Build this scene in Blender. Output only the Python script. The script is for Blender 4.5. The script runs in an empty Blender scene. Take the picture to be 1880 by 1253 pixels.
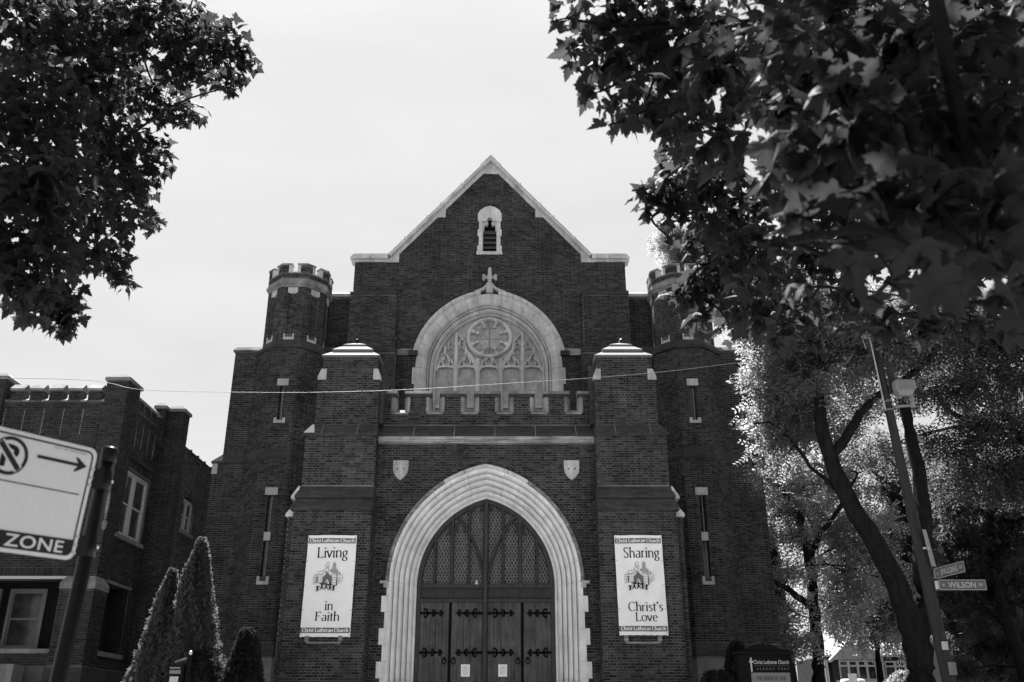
import bpy, math, random
import numpy as np
from mathutils import Vector, Matrix, geometry

SC = bpy.context.scene
COL = SC.collection
rnd = random.Random(11)
nrs = np.random.RandomState(5)

# ------------------------------------------------------------------ camera
cam_d = bpy.data.cameras.new('camera')
cam = bpy.data.objects.new('camera', cam_d)
COL.objects.link(cam)
cam.location = (0, 0, 1.6)
cam.rotation_euler = (math.radians(90 + 22.5), 0, 0)
cam_d.sensor_width = 36.0
cam_d.lens = 36.0 * 1700 / 1880
cam_d.clip_start = 0.05
cam_d.clip_end = 900
cam_d.dof.use_dof = True
cam_d.dof.focus_distance = 27.0
cam_d.dof.aperture_fstop = 3.2
SC.camera = cam

# ------------------------------------------------------------------ sky and sun
SUN = Vector((-0.141, 0.471, 0.871)).normalized()
elev = math.asin(SUN.z)
azim = math.atan2(SUN.x, SUN.y)
world = bpy.data.worlds.new('World')
SC.world = world
world.use_nodes = True
wt = world.node_tree
for n in list(wt.nodes):
    wt.nodes.remove(n)
wo = wt.nodes.new('ShaderNodeOutputWorld')
wb = wt.nodes.new('ShaderNodeBackground')
sky = wt.nodes.new('ShaderNodeTexSky')
sky.sky_type = 'NISHITA'
sky.sun_disc = False
sky.sun_elevation = elev
sky.sun_rotation = azim
sky.air_density = 1.0
sky.dust_density = 3.0
sky.ozone_density = 1.0
bw = wt.nodes.new('ShaderNodeRGBToBW')
wt.links.new(sky.outputs[0], bw.inputs[0])
# thin high veil of cloud: evens the sky out and streaks it faintly
tc = wt.nodes.new('ShaderNodeTexCoord')
mp = wt.nodes.new('ShaderNodeMapping')
mp.inputs['Scale'].default_value = (1.2, 1.2, 4.0)
mp.inputs['Rotation'].default_value = (0.2, 0.5, 0.4)
nz = wt.nodes.new('ShaderNodeTexNoise')
nz.inputs['Scale'].default_value = 2.2
nz.inputs['Detail'].default_value = 6
wt.links.new(tc.outputs['Generated'], mp.inputs[0])
wt.links.new(mp.outputs[0], nz.inputs[0])
mr = wt.nodes.new('ShaderNodeMapRange')
mr.inputs['From Min'].default_value = 0.35
mr.inputs['From Max'].default_value = 0.75
mr.inputs['To Min'].default_value = 0.93
mr.inputs['To Max'].default_value = 1.07
wt.links.new(nz.outputs[0], mr.inputs[0])
pw = wt.nodes.new('ShaderNodeMath'); pw.operation = 'POWER'
wt.links.new(bw.outputs[0], pw.inputs[0]); pw.inputs[1].default_value = 0.18
sc_ = wt.nodes.new('ShaderNodeMath'); sc_.operation = 'MULTIPLY'
wt.links.new(pw.outputs[0], sc_.inputs[0]); sc_.inputs[1].default_value = 1.55
ml = wt.nodes.new('ShaderNodeMath'); ml.operation = 'MULTIPLY'
wt.links.new(sc_.outputs[0], ml.inputs[0]); wt.links.new(mr.outputs[0], ml.inputs[1])
wt.links.new(ml.outputs[0], wb.inputs['Color'])
wb.inputs['Strength'].default_value = 0.10
wt.links.new(wb.outputs[0], wo.inputs['Surface'])

sun_d = bpy.data.lights.new('sun', 'SUN')
sun_d.energy = 5.0
sun_d.angle = math.radians(0.53)
sun_d.color = (1, 1, 1)
sun = bpy.data.objects.new('sun', sun_d)
COL.objects.link(sun)
sun.rotation_euler = (-SUN).to_track_quat('-Z', 'Y').to_euler()
sun.location = SUN * 80

SC.view_settings.view_transform = 'Standard'
SC.view_settings.look = 'None'
SC.view_settings.gamma = 1.0
SC.view_settings.use_curve_mapping = False
SC.view_settings.exposure = 1.95
SC.cycles.max_bounces = 8
SC.cycles.diffuse_bounces = 4
SC.cycles.glossy_bounces = 3
SC.cycles.transmission_bounces = 6
SC.cycles.sample_clamp_indirect = 4.0

# ------------------------------------------------------------------ materials (a black and white picture: all colours are greys)
def nodes(name):
    m = bpy.data.materials.new(name)
    m.use_nodes = True
    nt = m.node_tree
    return m, nt, nt.nodes['Principled BSDF']

def grey(v):
    return (v, v, v, 1)

def ramp(nt, src, stops):
    r = nt.nodes.new('ShaderNodeValToRGB')
    els = r.color_ramp.elements
    while len(els) < len(stops):
        els.new(0.5)
    for e, (p, v) in zip(els, stops):
        e.position = p
        e.color = grey(v)
    nt.links.new(src, r.inputs[0])
    return r.outputs[0]

def noise(nt, scale, detail=4, stretch=None, rough=0.6, coord='Object'):
    t = nt.nodes.new('ShaderNodeTexCoord')
    n = nt.nodes.new('ShaderNodeTexNoise')
    n.inputs['Scale'].default_value = scale
    n.inputs['Detail'].default_value = detail
    n.inputs['Roughness'].default_value = rough
    if stretch:
        mpp = nt.nodes.new('ShaderNodeMapping')
        mpp.inputs['Scale'].default_value = stretch
        nt.links.new(t.outputs[coord], mpp.inputs[0])
        nt.links.new(mpp.outputs[0], n.inputs[0])
    else:
        nt.links.new(t.outputs[coord], n.inputs[0])
    return n.outputs[0]

def mixmul(nt, a, b):
    m = nt.nodes.new('ShaderNodeMixRGB')
    m.blend_type = 'MULTIPLY'
    m.inputs[0].default_value = 1
    nt.links.new(a, m.inputs[1]); nt.links.new(b, m.inputs[2])
    return m.outputs[0]

def bump(nt, src, bs, strength=0.3, dist=0.01):
    b = nt.nodes.new('ShaderNodeBump')
    b.inputs['Strength'].default_value = strength
    b.inputs['Distance'].default_value = dist
    nt.links.new(src, b.inputs['Height'])
    nt.links.new(b.outputs[0], bs.inputs['Normal'])

def plain(name, v, rough=0.6, scale=8, amp=0.25, stretch=None, bmp=0.2, dist=0.01, metal=0.0, scale2=None, amp2=0.2, spec=0.2, streak=0.0):
    m, nt, bs = nodes(name)
    n1 = noise(nt, scale, 5, stretch)
    c = ramp(nt, n1, [(0.3, v * (1 - amp)), (0.7, v * (1 + amp))])
    if scale2:
        n2 = noise(nt, scale2, 3)
        c = mixmul(nt, c, ramp(nt, n2, [(0.3, 1 - amp2), (0.7, 1.0)]))
    if streak:
        n3 = noise(nt, 3.2, 5, (1, 1, 0.10))
        c = mixmul(nt, c, ramp(nt, n3, [(0.35, 1 - streak), (0.6, 1.0)]))
    nt.links.new(c, bs.inputs['Base Color'])
    bs.inputs['Roughness'].default_value = rough
    bs.inputs['Metallic'].default_value = metal
    bs.inputs['Specular IOR Level'].default_value = spec
    if bmp:
        bump(nt, n1, bs, bmp, dist)
    return m

def brick_mat(name, stops, rough=0.9):
    m, nt, bs = nodes(name)
    g = nt.nodes.new('ShaderNodeNewGeometry')
    o = nt.nodes.new('ShaderNodeObjectInfo')
    a = nt.nodes.new('ShaderNodeMath'); a.operation = 'ADD'
    nt.links.new(g.outputs['Random Per Island'], a.inputs[0]); nt.links.new(o.outputs['Random'], a.inputs[1])
    fr = nt.nodes.new('ShaderNodeMath'); fr.operation = 'FRACT'
    nt.links.new(a.outputs[0], fr.inputs[0])
    c = ramp(nt, fr.outputs[0], stops)
    n1 = noise(nt, 45, 4)
    c = mixmul(nt, c, ramp(nt, n1, [(0.3, 0.7), (0.7, 1.25)]))
    n4 = noise(nt, 1.7, 5, (1, 1, 0.12))
    c = mixmul(nt, c, ramp(nt, n4, [(0.34, 0.72), (0.62, 1.06)]))
    n2 = noise(nt, 0.9, 5)
    c = mixmul(nt, c, ramp(nt, n2, [(0.30, 0.62), (0.68, 1.15)]))
    nt.links.new(c, bs.inputs['Base Color'])
    bs.inputs['Roughness'].default_value = rough
    bs.inputs['Specular IOR Level'].default_value = 0.25
    bump(nt, n1, bs, 0.35, 0.006)
    return m

MAT = {}
MAT['brick'] = brick_mat('church_brick', [(0.0, 0.013), (0.3, 0.030), (0.65, 0.046), (1.0, 0.072)])
MAT['brick2'] = brick_mat('flats_brick', [(0.0, 0.014), (0.4, 0.027), (1.0, 0.046)])
MAT['brick3'] = brick_mat('common_brick', [(0.0, 0.025), (0.4, 0.05), (1.0, 0.10)])
MAT['mortar'] = plain('lime_mortar', 0.19, 0.95, 30, 0.2, scale2=1.1, amp2=0.72)
MAT['mortar2'] = plain('grey_mortar', 0.12, 0.95, 30, 0.2, scale2=1.0, amp2=0.65)
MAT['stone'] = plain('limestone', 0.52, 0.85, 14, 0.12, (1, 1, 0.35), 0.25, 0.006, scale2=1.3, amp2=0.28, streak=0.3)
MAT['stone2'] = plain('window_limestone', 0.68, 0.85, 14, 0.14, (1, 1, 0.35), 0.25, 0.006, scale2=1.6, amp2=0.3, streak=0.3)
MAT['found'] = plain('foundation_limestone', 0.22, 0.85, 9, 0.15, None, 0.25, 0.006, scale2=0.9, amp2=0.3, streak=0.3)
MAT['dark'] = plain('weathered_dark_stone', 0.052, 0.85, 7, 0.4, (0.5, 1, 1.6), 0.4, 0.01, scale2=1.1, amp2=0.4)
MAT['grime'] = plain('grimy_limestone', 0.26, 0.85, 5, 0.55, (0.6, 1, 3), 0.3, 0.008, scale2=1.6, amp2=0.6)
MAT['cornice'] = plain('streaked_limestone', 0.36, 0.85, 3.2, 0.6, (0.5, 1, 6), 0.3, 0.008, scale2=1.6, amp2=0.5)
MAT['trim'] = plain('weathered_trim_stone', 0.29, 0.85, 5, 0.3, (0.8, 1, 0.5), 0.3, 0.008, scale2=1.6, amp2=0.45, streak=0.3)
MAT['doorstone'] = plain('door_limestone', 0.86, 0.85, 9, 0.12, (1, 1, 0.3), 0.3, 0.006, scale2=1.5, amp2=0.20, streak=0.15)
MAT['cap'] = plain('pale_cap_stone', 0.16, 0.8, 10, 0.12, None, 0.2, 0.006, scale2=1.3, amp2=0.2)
MAT['sun_joint'] = plain('sunlit_joint', 0.62, 0.5, 10, 0.1)  # bright tone stands in for sun shining through the coping joints
MAT['wood'] = plain('dark_oak', 0.098, 0.7, 26, 0.45, (1, 1, 0.06), 0.4, 0.006, scale2=2.2, amp2=0.45)
MAT['frame'] = plain('dark_oak_frame', 0.042, 0.55, 18, 0.35, (1, 1, 0.1), 0.3, 0.005)
MAT['iron'] = plain('black_iron', 0.006, 0.75, 20, 0.3, None, 0.2, 0.004, spec=0.06)
MAT['came'] = plain('lead_came', 0.20, 0.5, 15, 0.3, None, 0.1)
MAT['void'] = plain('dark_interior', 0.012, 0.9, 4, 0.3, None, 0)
MAT['slat'] = plain('painted_slat', 0.08, 0.8, 12, 0.4, (0.3, 1, 1), 0.2)
MAT['white_paint'] = plain('white_window_paint', 0.42, 0.5, 12, 0.1, None, 0.1)
MAT['roof'] = plain('slate_roof', 0.08, 0.8, 6, 0.3)
MAT['pale_roof'] = plain('pale_shingle', 0.30, 0.85, 6, 0.25)
MAT['vinyl'] = plain('banner_vinyl', 0.82, 0.45, 3, 0.05, None, 0.25, 0.02)
MAT['ink'] = plain('black_ink', 0.012, 0.6, 10, 0.1, None, 0, spec=0.08)
MAT['midink'] = plain('grey_ink', 0.13, 0.5, 10, 0.1, None, 0)
MAT['lightink'] = plain('light_grey_ink', 0.32, 0.5, 10, 0.1, None, 0)
MAT['paper'] = plain('white_paper', 0.85, 0.7, 10, 0.04, None, 0)
MAT['signwhite'] = plain('reflective_white', 0.52, 0.35, 22, 0.05, (8, 8, 0.2), 0.05)
MAT['signink'] = plain('sign_ink', 0.020, 0.6, 12, 0.15, None, 0, spec=0.08)
MAT['blade'] = plain('street_sign_green', 0.085, 0.35, 9, 0.12, None, 0)
MAT['bladetext'] = plain('street_sign_letters', 0.36, 0.4, 9, 0.05, None, 0)
MAT['blackpaint'] = plain('glossy_black_paint', 0.005, 0.3, 25, 0.3, None, 0.15, 0.003, spec=0.12)
MAT['polewood'] = plain('weathered_timber', 0.026, 0.85, 14, 0.35, (1, 1, 0.08), 0.5, 0.01)
MAT['steel'] = plain('galvanised_steel', 0.45, 0.4, 12, 0.15, None, 0.1, 0.003, metal=0.6)
MAT['lamp'] = plain('grey_lamp_casting', 0.20, 0.5, 12, 0.12, None, 0.1)
MAT['cable'] = plain('pale_cable', 0.15, 0.5, 12, 0.1, None, 0)
MAT['bark'] = plain('bark', 0.013, 0.95, 9, 0.5, (1, 1, 0.25), 1.0, 0.03, spec=0.05)
MAT['asphalt'] = plain('asphalt', 0.055, 0.95, 60, 0.3, None, 0.4, 0.01, scale2=0.4, amp2=0.3)
MAT['concrete'] = plain('concrete', 0.45, 0.9, 25, 0.15, None, 0.2, 0.006, scale2=0.5, amp2=0.25)
MAT['lawn'] = plain('lawn', 0.07, 0.95, 40, 0.5, None, 0.8, 0.03)
MAT['road'] = plain('pale_bounce_roadway', 0.36, 0.95, 40, 0.2, None, 0.3, 0.008, scale2=0.4, amp2=0.3)  # out-of-frame road kept pale to bounce sunlight onto the church front
MAT['marking'] = plain('road_marking', 0.55, 0.8, 20, 0.2, None, 0.1)

def glass(name, v, rough, scale=None, lo=0.5, hi=1.5):
    m, nt, bs = nodes(name)
    bs.inputs['Base Color'].default_value = grey(v)
    bs.inputs['Roughness'].default_value = rough
    bs.inputs['Specular IOR Level'].default_value = 0.6
    n1 = noise(nt, scale or 1.2, 5)
    c = ramp(nt, n1, [(0.35, v * lo), (0.65, v * hi)])
    nt.links.new(c, bs.inputs['Base Color'])
    n2 = noise(nt, 6, 2)
    bump(nt, n2, bs, 0.05, 0.01)
    return m
MAT['pane'] = glass('window_glass', 0.016, 0.08)
MAT['curtain'] = glass('curtained_glass', 0.05, 0.12, 3)
MAT['doorglass'] = glass('leaded_glass', 0.014, 0.22, 2.2, 0.4, 1.7)

def stained():
    m, nt, bs = nodes('stained_glass')
    t = nt.nodes.new('ShaderNodeTexCoord')
    v = nt.nodes.new('ShaderNodeTexVoronoi')
    v.feature = 'DISTANCE_TO_EDGE'
    v.inputs['Scale'].default_value = 20
    nt.links.new(t.outputs['Object'], v.inputs[0])
    c = ramp(nt, v.outputs['Distance'], [(0.02, 0.44), (0.16, 0.27)])
    n1 = noise(nt, 3.0, 4)
    c = mixmul(nt, c, ramp(nt, n1, [(0.3, 0.65), (0.7, 1.3)]))
    n3 = noise(nt, 38, 3)
    c = mixmul(nt, c, ramp(nt, n3, [(0.35, 0.6), (0.65, 1.5)]))
    nt.links.new(c, bs.inputs['Base Color'])
    bs.inputs['Roughness'].default_value = 0.35
    return m
MAT['stained'] = stained()

def leaf_mat(name, v, trans, rough=0.45, amt=0.5):
    m, nt, bs = nodes(name)
    g = nt.nodes.new('ShaderNodeNewGeometry')
    o = nt.nodes.new('ShaderNodeObjectInfo')
    a = nt.nodes.new('ShaderNodeMath'); a.operation = 'ADD'
    nt.links.new(g.outputs['Random Per Island'], a.inputs[0]); nt.links.new(o.outputs['Random'], a.inputs[1])
    fr = nt.nodes.new('ShaderNodeMath'); fr.operation = 'FRACT'
    nt.links.new(a.outputs[0], fr.inputs[0])
    c = ramp(nt, fr.outputs[0], [(0, v * 0.65), (1, v * 1.35)])
    n1 = noise(nt, 30, 2)
    c = mixmul(nt, c, ramp(nt, n1, [(0.3, 0.8), (0.7, 1.15)]))
    nt.links.new(c, bs.inputs['Base Color'])
    bs.inputs['Roughness'].default_value = rough
    bs.inputs['Specular IOR Level'].default_value = 0.14
    tr = nt.nodes.new('ShaderNodeBsdfTranslucent')
    c2 = ramp(nt, fr.outputs[0], [(0, trans * 0.7), (1, trans * 1.3)])
    nt.links.new(c2, tr.inputs['Color'])
    mx = nt.nodes.new('ShaderNodeMixShader')
    mx.inputs[0].default_value = amt
    nt.links.new(bs.outputs[0], mx.inputs[1]); nt.links.new(tr.outputs[0], mx.inputs[2])
    out = nt.nodes['Material Output']
    nt.links.new(mx.outputs[0], out.inputs['Surface'])
    return m
MAT['maple'] = leaf_mat('maple_leaf', 0.014, 0.060, 0.65, 0.42)
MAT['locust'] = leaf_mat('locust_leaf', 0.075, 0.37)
MAT['sun_locust'] = leaf_mat('sunlit_locust_leaf', 0.12, 0.52)  # locust leaf lightened so that trees standing in shade look sunlit
MAT['shade_locust'] = leaf_mat('shade_locust_leaf', 0.038, 0.18)  # darker copy of the locust leaf, shade put into its colour
MAT['dense'] = leaf_mat('dense_leaf', 0.028, 0.15)
MAT['yew'] = leaf_mat('yew_spray', 0.018, 0.04, 0.6, 0.4)
MAT['conifer'] = leaf_mat('conifer_spray', 0.04, 0.16, 0.6, 0.4)

# ------------------------------------------------------------------ mesh helpers
class Frame:
    """a wall plane: s runs along (ux,uy), z up, d outward"""
    def __init__(self, ox, oy, ux=1.0, uy=0.0):
        self.ox, self.oy, self.ux, self.uy = ox, oy, ux, uy
        self.nx, self.ny = uy, -ux
    def pt(self, s, z, d=0.0):
        return (self.ox + self.ux * s + self.nx * d, self.oy + self.uy * s + self.ny * d, z)

class MB:
    def __init__(self):
        self.v = []; self.f = []
    def add(self, v, f):
        o = len(self.v)
        self.v.extend(v)
        self.f.extend([tuple(i + o for i in q) for q in f])
        return self
    def box(self, x0, x1, y0, y1, z0, z1):
        return self.add([(x0, y0, z0), (x1, y0, z0), (x1, y1, z0), (x0, y1, z0), (x0, y0, z1), (x1, y0, z1), (x1, y1, z1), (x0, y1, z1)],
                        [(0, 3, 2, 1), (4, 5, 6, 7), (0, 1, 5, 4), (1, 2, 6, 5), (2, 3, 7, 6), (3, 0, 4, 7)])
    def fbox(self, F, s0, s1, z0, z1, d0, d1):
        return self.prism([(s0, z0), (s1, z0), (s1, z1), (s0, z1)], F, d0, d1)
    def prism(self, poly, F, d0, d1, taper=None):
        n = len(poly)
        p1 = taper or poly
        v = [F.pt(s, z, d0) for s, z in poly] + [F.pt(s, z, d1) for s, z in p1]
        f = [tuple(range(n, 2 * n)), tuple(range(n - 1, -1, -1))]
        for i in range(n):
            j = (i + 1) % n
            f.append((i, j, n + j, n + i))
        return self.add(v, f)
    def prism_holes(self, poly, holes, F, d0, d1):
        loops = [poly] + list(holes)
        flat = [p for l in loops for p in l]
        tris = geometry.tessellate_polygon([[Vector((s, z, 0)) for s, z in l] for l in loops])
        n = len(flat)
        v = [F.pt(s, z, d1) for s, z in flat] + [F.pt(s, z, d0) for s, z in flat]
        f = []
        for t in tris:
            f.append(tuple(t)); f.append(tuple(n + i for i in reversed(t)))
        o = 0
        for l in loops:
            for i in range(len(l)):
                j = (i + 1) % len(l)
                f.append((o + i, o + j, n + o + j, n + o + i))
            o += len(l)
        return self.add(v, f)
    def loft(self, rings, cap=True, closed=True):
        n = len(rings[0]); v = [p for r in rings for p in r]; f = []
        for k in range(len(rings) - 1):
            for i in range(n if closed else n - 1):
                j = (i + 1) % n
                f.append((k * n + i, k * n + j, (k + 1) * n + j, (k + 1) * n + i))
        if cap:
            f.append(tuple(range(n - 1, -1, -1)))
            f.append(tuple((len(rings) - 1) * n + i for i in range(n)))
        return self.add(v, f)
    def tube(self, pts, rad, n=6, cap=True, wob=0.0):
        pts = [Vector(p) for p in pts]
        if not isinstance(rad, (list, tuple)):
            rad = [rad] * len(pts)
        rings = []
        up = Vector((0.13, 0.31, 0.94)).normalized()
        for i, p in enumerate(pts):
            a = pts[max(0, i - 1)]; b = pts[min(len(pts) - 1, i + 1)]
            t = (b - a)
            if t.length < 1e-9: t = Vector((0, 0, 1))
            t.normalize()
            q = up if abs(t.dot(up)) < 0.95 else Vector((1, 0, 0))
            e1 = t.cross(q).normalized(); e2 = t.cross(e1)
            rings.append([tuple(p + (e1 * math.cos(2 * math.pi * k / n) + e2 * math.sin(2 * math.pi * k / n)) * rad[i] * (1 + (wob * ((1 if k % 2 else -1) * .7 + math.sin(k * 2.3 + i * .35) * .8) if wob else 0))) for k in range(n)])
        return self.loft(rings, cap)
    def lathe(self, cx, cy, prof, n=12):
        rings = [[(cx + r * math.cos(2 * math.pi * k / n), cy + r * math.sin(2 * math.pi * k / n), z) for k in range(n)] for r, z in prof]
        return self.loft(rings)
    def bar(self, a, b, w, F, d0, d1):
        """flat bar between two points of a wall plane"""
        dx, dz = b[0] - a[0], b[1] - a[1]
        l = math.hypot(dx, dz) or 1e-6
        px, pz = -dz / l * w / 2, dx / l * w / 2
        return self.prism([(a[0] - px, a[1] - pz), (b[0] - px, b[1] - pz), (b[0] + px, b[1] + pz), (a[0] + px, a[1] + pz)], F, d0, d1)
    def ribbon(self, pts, w, F, d0, d1, chamfer=0.0):
        """a bar of constant or varying width that follows a plane curve; chamfer narrows its face"""
        n = len(pts); L = []; R = []
        ws = w if isinstance(w, (list, tuple)) else [w] * n
        for i in range(n):
            a = pts[max(0, i - 1)]; b = pts[min(n - 1, i + 1)]
            dx, dz = b[0] - a[0], b[1] - a[1]
            l = math.hypot(dx, dz) or 1e-6
            L.append((-dz / l, dx / l))
        rings = []
        for i in range(n):
            s, z = pts[i]; nx, nz = L[i]; h = ws[i] / 2; hc = h - chamfer
            if chamfer:
                dm = d0 + (d1 - d0) * 0.45
                rings.append([F.pt(s - nx * h, z - nz * h, d0), F.pt(s - nx * h, z - nz * h, dm), F.pt(s - nx * hc, z - nz * hc, d1),
                              F.pt(s + nx * hc, z + nz * hc, d1), F.pt(s + nx * h, z + nz * h, dm), F.pt(s + nx * h, z + nz * h, d0)])
            else:
                rings.append([F.pt(s - nx * h, z - nz * h, d0), F.pt(s - nx * h, z - nz * h, d1),
                              F.pt(s + nx * h, z + nz * h, d1), F.pt(s + nx * h, z + nz * h, d0)])
        return self.loft(rings)

class FrameZ(Frame):
    """a wall plane lifted by dz"""
    dz = 0.0
    def pt(self, s, z, d=0.0):
        x, y, zz = Frame.pt(self, s, z, d)
        return (x, y, zz + self.dz)

def link(name, mesh, m=None, parent=None, smooth=False):
    if m is not None and not mesh.materials:
        mesh.materials.append(MAT[m] if isinstance(m, str) else m)
    if smooth:
        mesh.polygons.foreach_set('use_smooth', [True] * len(mesh.polygons))
    o = bpy.data.objects.new(name, mesh)
    COL.objects.link(o)
    if parent is not None:
        attach(o, parent)
    return o

ORIGIN = {}
def attach(o, parent):
    o.parent = parent
    loc = ORIGIN.get(parent.name)
    if loc is not None:
        o.matrix_parent_inverse = Matrix.Translation(-Vector(loc))

def obj(name, mb, m, parent=None, smooth=False, fix=True):
    me = bpy.data.meshes.new(name)
    me.from_pydata(mb.v, [], mb.f)
    if fix:
        import bmesh
        b = bmesh.new(); b.from_mesh(me)
        bmesh.ops.recalc_face_normals(b, faces=b.faces)
        b.to_mesh(me); b.free()
    me.validate()
    return link(name, me, m, parent, smooth)

def np_mesh(name, v, f, m, parent=None):
    """v (N,3) array, f (M,k) array of faces with equal corner counts"""
    me = bpy.data.meshes.new(name)
    nf, k = f.shape
    me.vertices.add(len(v)); me.loops.add(nf * k); me.polygons.add(nf)
    me.vertices.foreach_set('co', np.ascontiguousarray(v, dtype=np.float32).ravel())
    me.loops.foreach_set('vertex_index', np.ascontiguousarray(f, dtype=np.int32).ravel())
    me.polygons.foreach_set('loop_start', np.arange(0, nf * k, k, dtype=np.int32))
    me.polygons.foreach_set('loop_total', np.full(nf, k, dtype=np.int32))
    me.update(calc_edges=True)
    return link(name, me, m, parent)

def thing(name, loc, label, cat, group=None):
    e = bpy.data.objects.new(name, None)
    e.empty_display_size = 0.2
    COL.objects.link(e)
    e.location = loc
    ORIGIN[e.name] = loc
    tag(e, label, cat, group)
    return e

def tag(o, label, cat, group=None):
    o['label'] = label; o['category'] = cat
    if group: o['group'] = group
    return o

def part(name, parent):
    e = bpy.data.objects.new(name, None)
    e.empty_display_size = 0.1
    COL.objects.link(e)
    attach(e, parent)
    return e

def structure(o):
    o['kind'] = 'structure'; return o

def stuff(o):
    o['kind'] = 'stuff'; return o

# ------------------------------------------------------------------ brickwork: real bricks, Flemish bond, joints recessed
COURSE, PERIOD, STRETCH, HEAD, BH = 0.0678, 0.319, 0.2035, 0.0945, 0.0570
class Bricks:
    def __init__(self):
        self.rows = []          # s0,s1,z0,z1,d, ox,oy,ux,uy
    def spans(self, loops, z):
        xs = []
        for l in loops:
            n = len(l)
            for i in range(n):
                (s0, z0), (s1, z1) = l[i], l[(i + 1) % n]
                if (z0 <= z < z1) or (z1 <= z < z0):
                    xs.append(s0 + (s1 - s0) * (z - z0) / (z1 - z0))
        xs.sort()
        return [(xs[i], xs[i + 1]) for i in range(0, len(xs) - 1, 2)]
    def panel(self, F, poly, holes=(), d=0.0, e0=0.0, e1=0.0, phase=0.0, proud=0.007, common=False):
        loops = [poly] + list(holes)
        zs = [z for _, z in poly]
        for k in range(int(math.floor(min(zs) / COURSE)), int(math.ceil(max(zs) / COURSE)) + 1):
            zb = k * COURSE + 0.005; zt = zb + BH
            a = self.spans(loops, zb); b = self.spans(loops, zt)
            for a0, a1 in a:
                for b0, b1 in b:
                    lo, hi = max(a0, b0), min(a1, b1)
                    if hi - lo < 0.02: continue
                    lo -= e0; hi += e1
                    if common:
                        P = STRETCH + 0.0105; pieces = ((0, STRETCH),)
                        off = phase + (k % 2) * P / 2
                        if k % 6 == 0:
                            P = HEAD + 0.0105; pieces = ((0, HEAD),)
                    else:
                        P = PERIOD; pieces = ((0, STRETCH), (STRETCH + 0.0105, STRETCH + 0.0105 + HEAD))
                        off = phase + (k % 2) * P / 2
                    m = math.floor((lo - off) / P)
                    while off + m * P < hi:
                        for p0, p1 in pieces:
                            s0 = max(lo, off + m * P + p0); s1 = min(hi, off + m * P + p1)
                            if s1 - s0 > 0.018:
                                self.rows.append((s0, s1, zb, zt, d + proud + rnd.uniform(-0.003, 0.003), F.ox, F.oy, F.ux, F.uy, d))
                        m += 1
    def soldier(self, F, s0, s1, z0, z1, d=0.0):
        s = s0
        while s + BH <= s1:
            self.rows.append((s, s + BH, z0, z1, d + 0.007 + rnd.uniform(-0.003, 0.003), F.ox, F.oy, F.ux, F.uy, d))
            s += COURSE
    def build(self, root, m, single=300):
        r = np.array(self.rows)
        cx = r[:, 5] + r[:, 7] * (r[:, 0] + r[:, 1]) / 2
        cy = r[:, 6] + r[:, 8] * (r[:, 0] + r[:, 1]) / 2
        dist = np.sqrt(cx ** 2 + cy ** 2 + ((r[:, 2] + r[:, 3]) / 2 - 1.6) ** 2)
        full = (np.abs(r[:, 1] - r[:, 0] - STRETCH) < 1e-4) & ((r[:, 3] - r[:, 2]) < 0.06) & (r[:, 2] > 2.75)
        facing = np.abs(r[:, 7]) > 0.99
        ok = np.where(full & facing)[0]
        near = ok[np.argsort(dist[ok])][:single]
        # the ones that show largest: objects of their own
        me = bpy.data.meshes.new('brick')
        L, H = STRETCH / 2, BH / 2
        me.from_pydata([(-L, 0, -H), (L, 0, -H), (L, 0, H), (-L, 0, H), (-L + .002, -0.011, -H + .002), (L - .002, -0.011, -H + .002), (L - .002, -0.011, H - .002), (-L + .002, -0.011, H - .002)],
                       [], [(4, 5, 6, 7), (0, 1, 5, 4), (1, 2, 6, 5), (2, 3, 7, 6), (3, 0, 4, 7)])
        me.materials.append(MAT[m])
        loc0 = Vector(ORIGIN[root.name])
        for i in near:
            s0, s1, z0, z1, d, ox, oy, ux, uy, db = r[i]
            o = bpy.data.objects.new('brick', me)
            sm = (s0 + s1) / 2
            dd = d - 0.011
            o.location = Vector((ox + ux * sm + uy * dd, oy + uy * sm - ux * dd, (z0 + z1) / 2)) - loc0
            o.rotation_euler.z = math.atan2(uy, ux)
            o.parent = root
            COL.objects.link(o)
        rest = np.ones(len(r), bool); rest[near] = False
        r = r[rest]
        n = len(r)
        V = np.zeros((n, 8, 3))
        dback = r[:, 9] - 0.002
        for k, (si, zi, front) in enumerate([(0, 2, 0), (1, 2, 0), (1, 3, 0), (0, 3, 0), (0, 2, 1), (1, 2, 1), (1, 3, 1), (0, 3, 1)]):
            s = r[:, si].copy(); z = r[:, zi].copy(); d = r[:, 4] if front else dback
            if front:
                s += 0.002 if si == 0 else -0.002
                z += 0.002 if zi == 2 else -0.002
            V[:, k, 0] = r[:, 5] + r[:, 7] * s + r[:, 8] * d
            V[:, k, 1] = r[:, 6] + r[:, 8] * s - r[:, 7] * d
            V[:, k, 2] = z
        base = (np.arange(n) * 8)[:, None, None]
        Fq = np.array([(4, 5, 6, 7), (0, 1, 5, 4), (1, 2, 6, 5), (2, 3, 7, 6), (3, 0, 4, 7)])[None] + base
        stuff(np_mesh('brickwork', V.reshape(-1, 3), Fq.reshape(-1, 4), m, root))

# ------------------------------------------------------------------ pointed arches
def arch_loop(a, R, z0, zb, n=14, off=0.0):
    """closed outline of a pointed-arch opening, half width a, springing z0, foot zb"""
    c = a - R; r = R + off
    ta = math.acos(max(-1, min(1, -c / r)))
    right = [(c + r * math.cos(ta * i / n), z0 + r * math.sin(ta * i / n)) for i in range(n + 1)]
    left = [(-s, z) for s, z in reversed(right[:-1])]
    return [(-(a + off), zb), (a + off, zb)] + right + left

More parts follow.
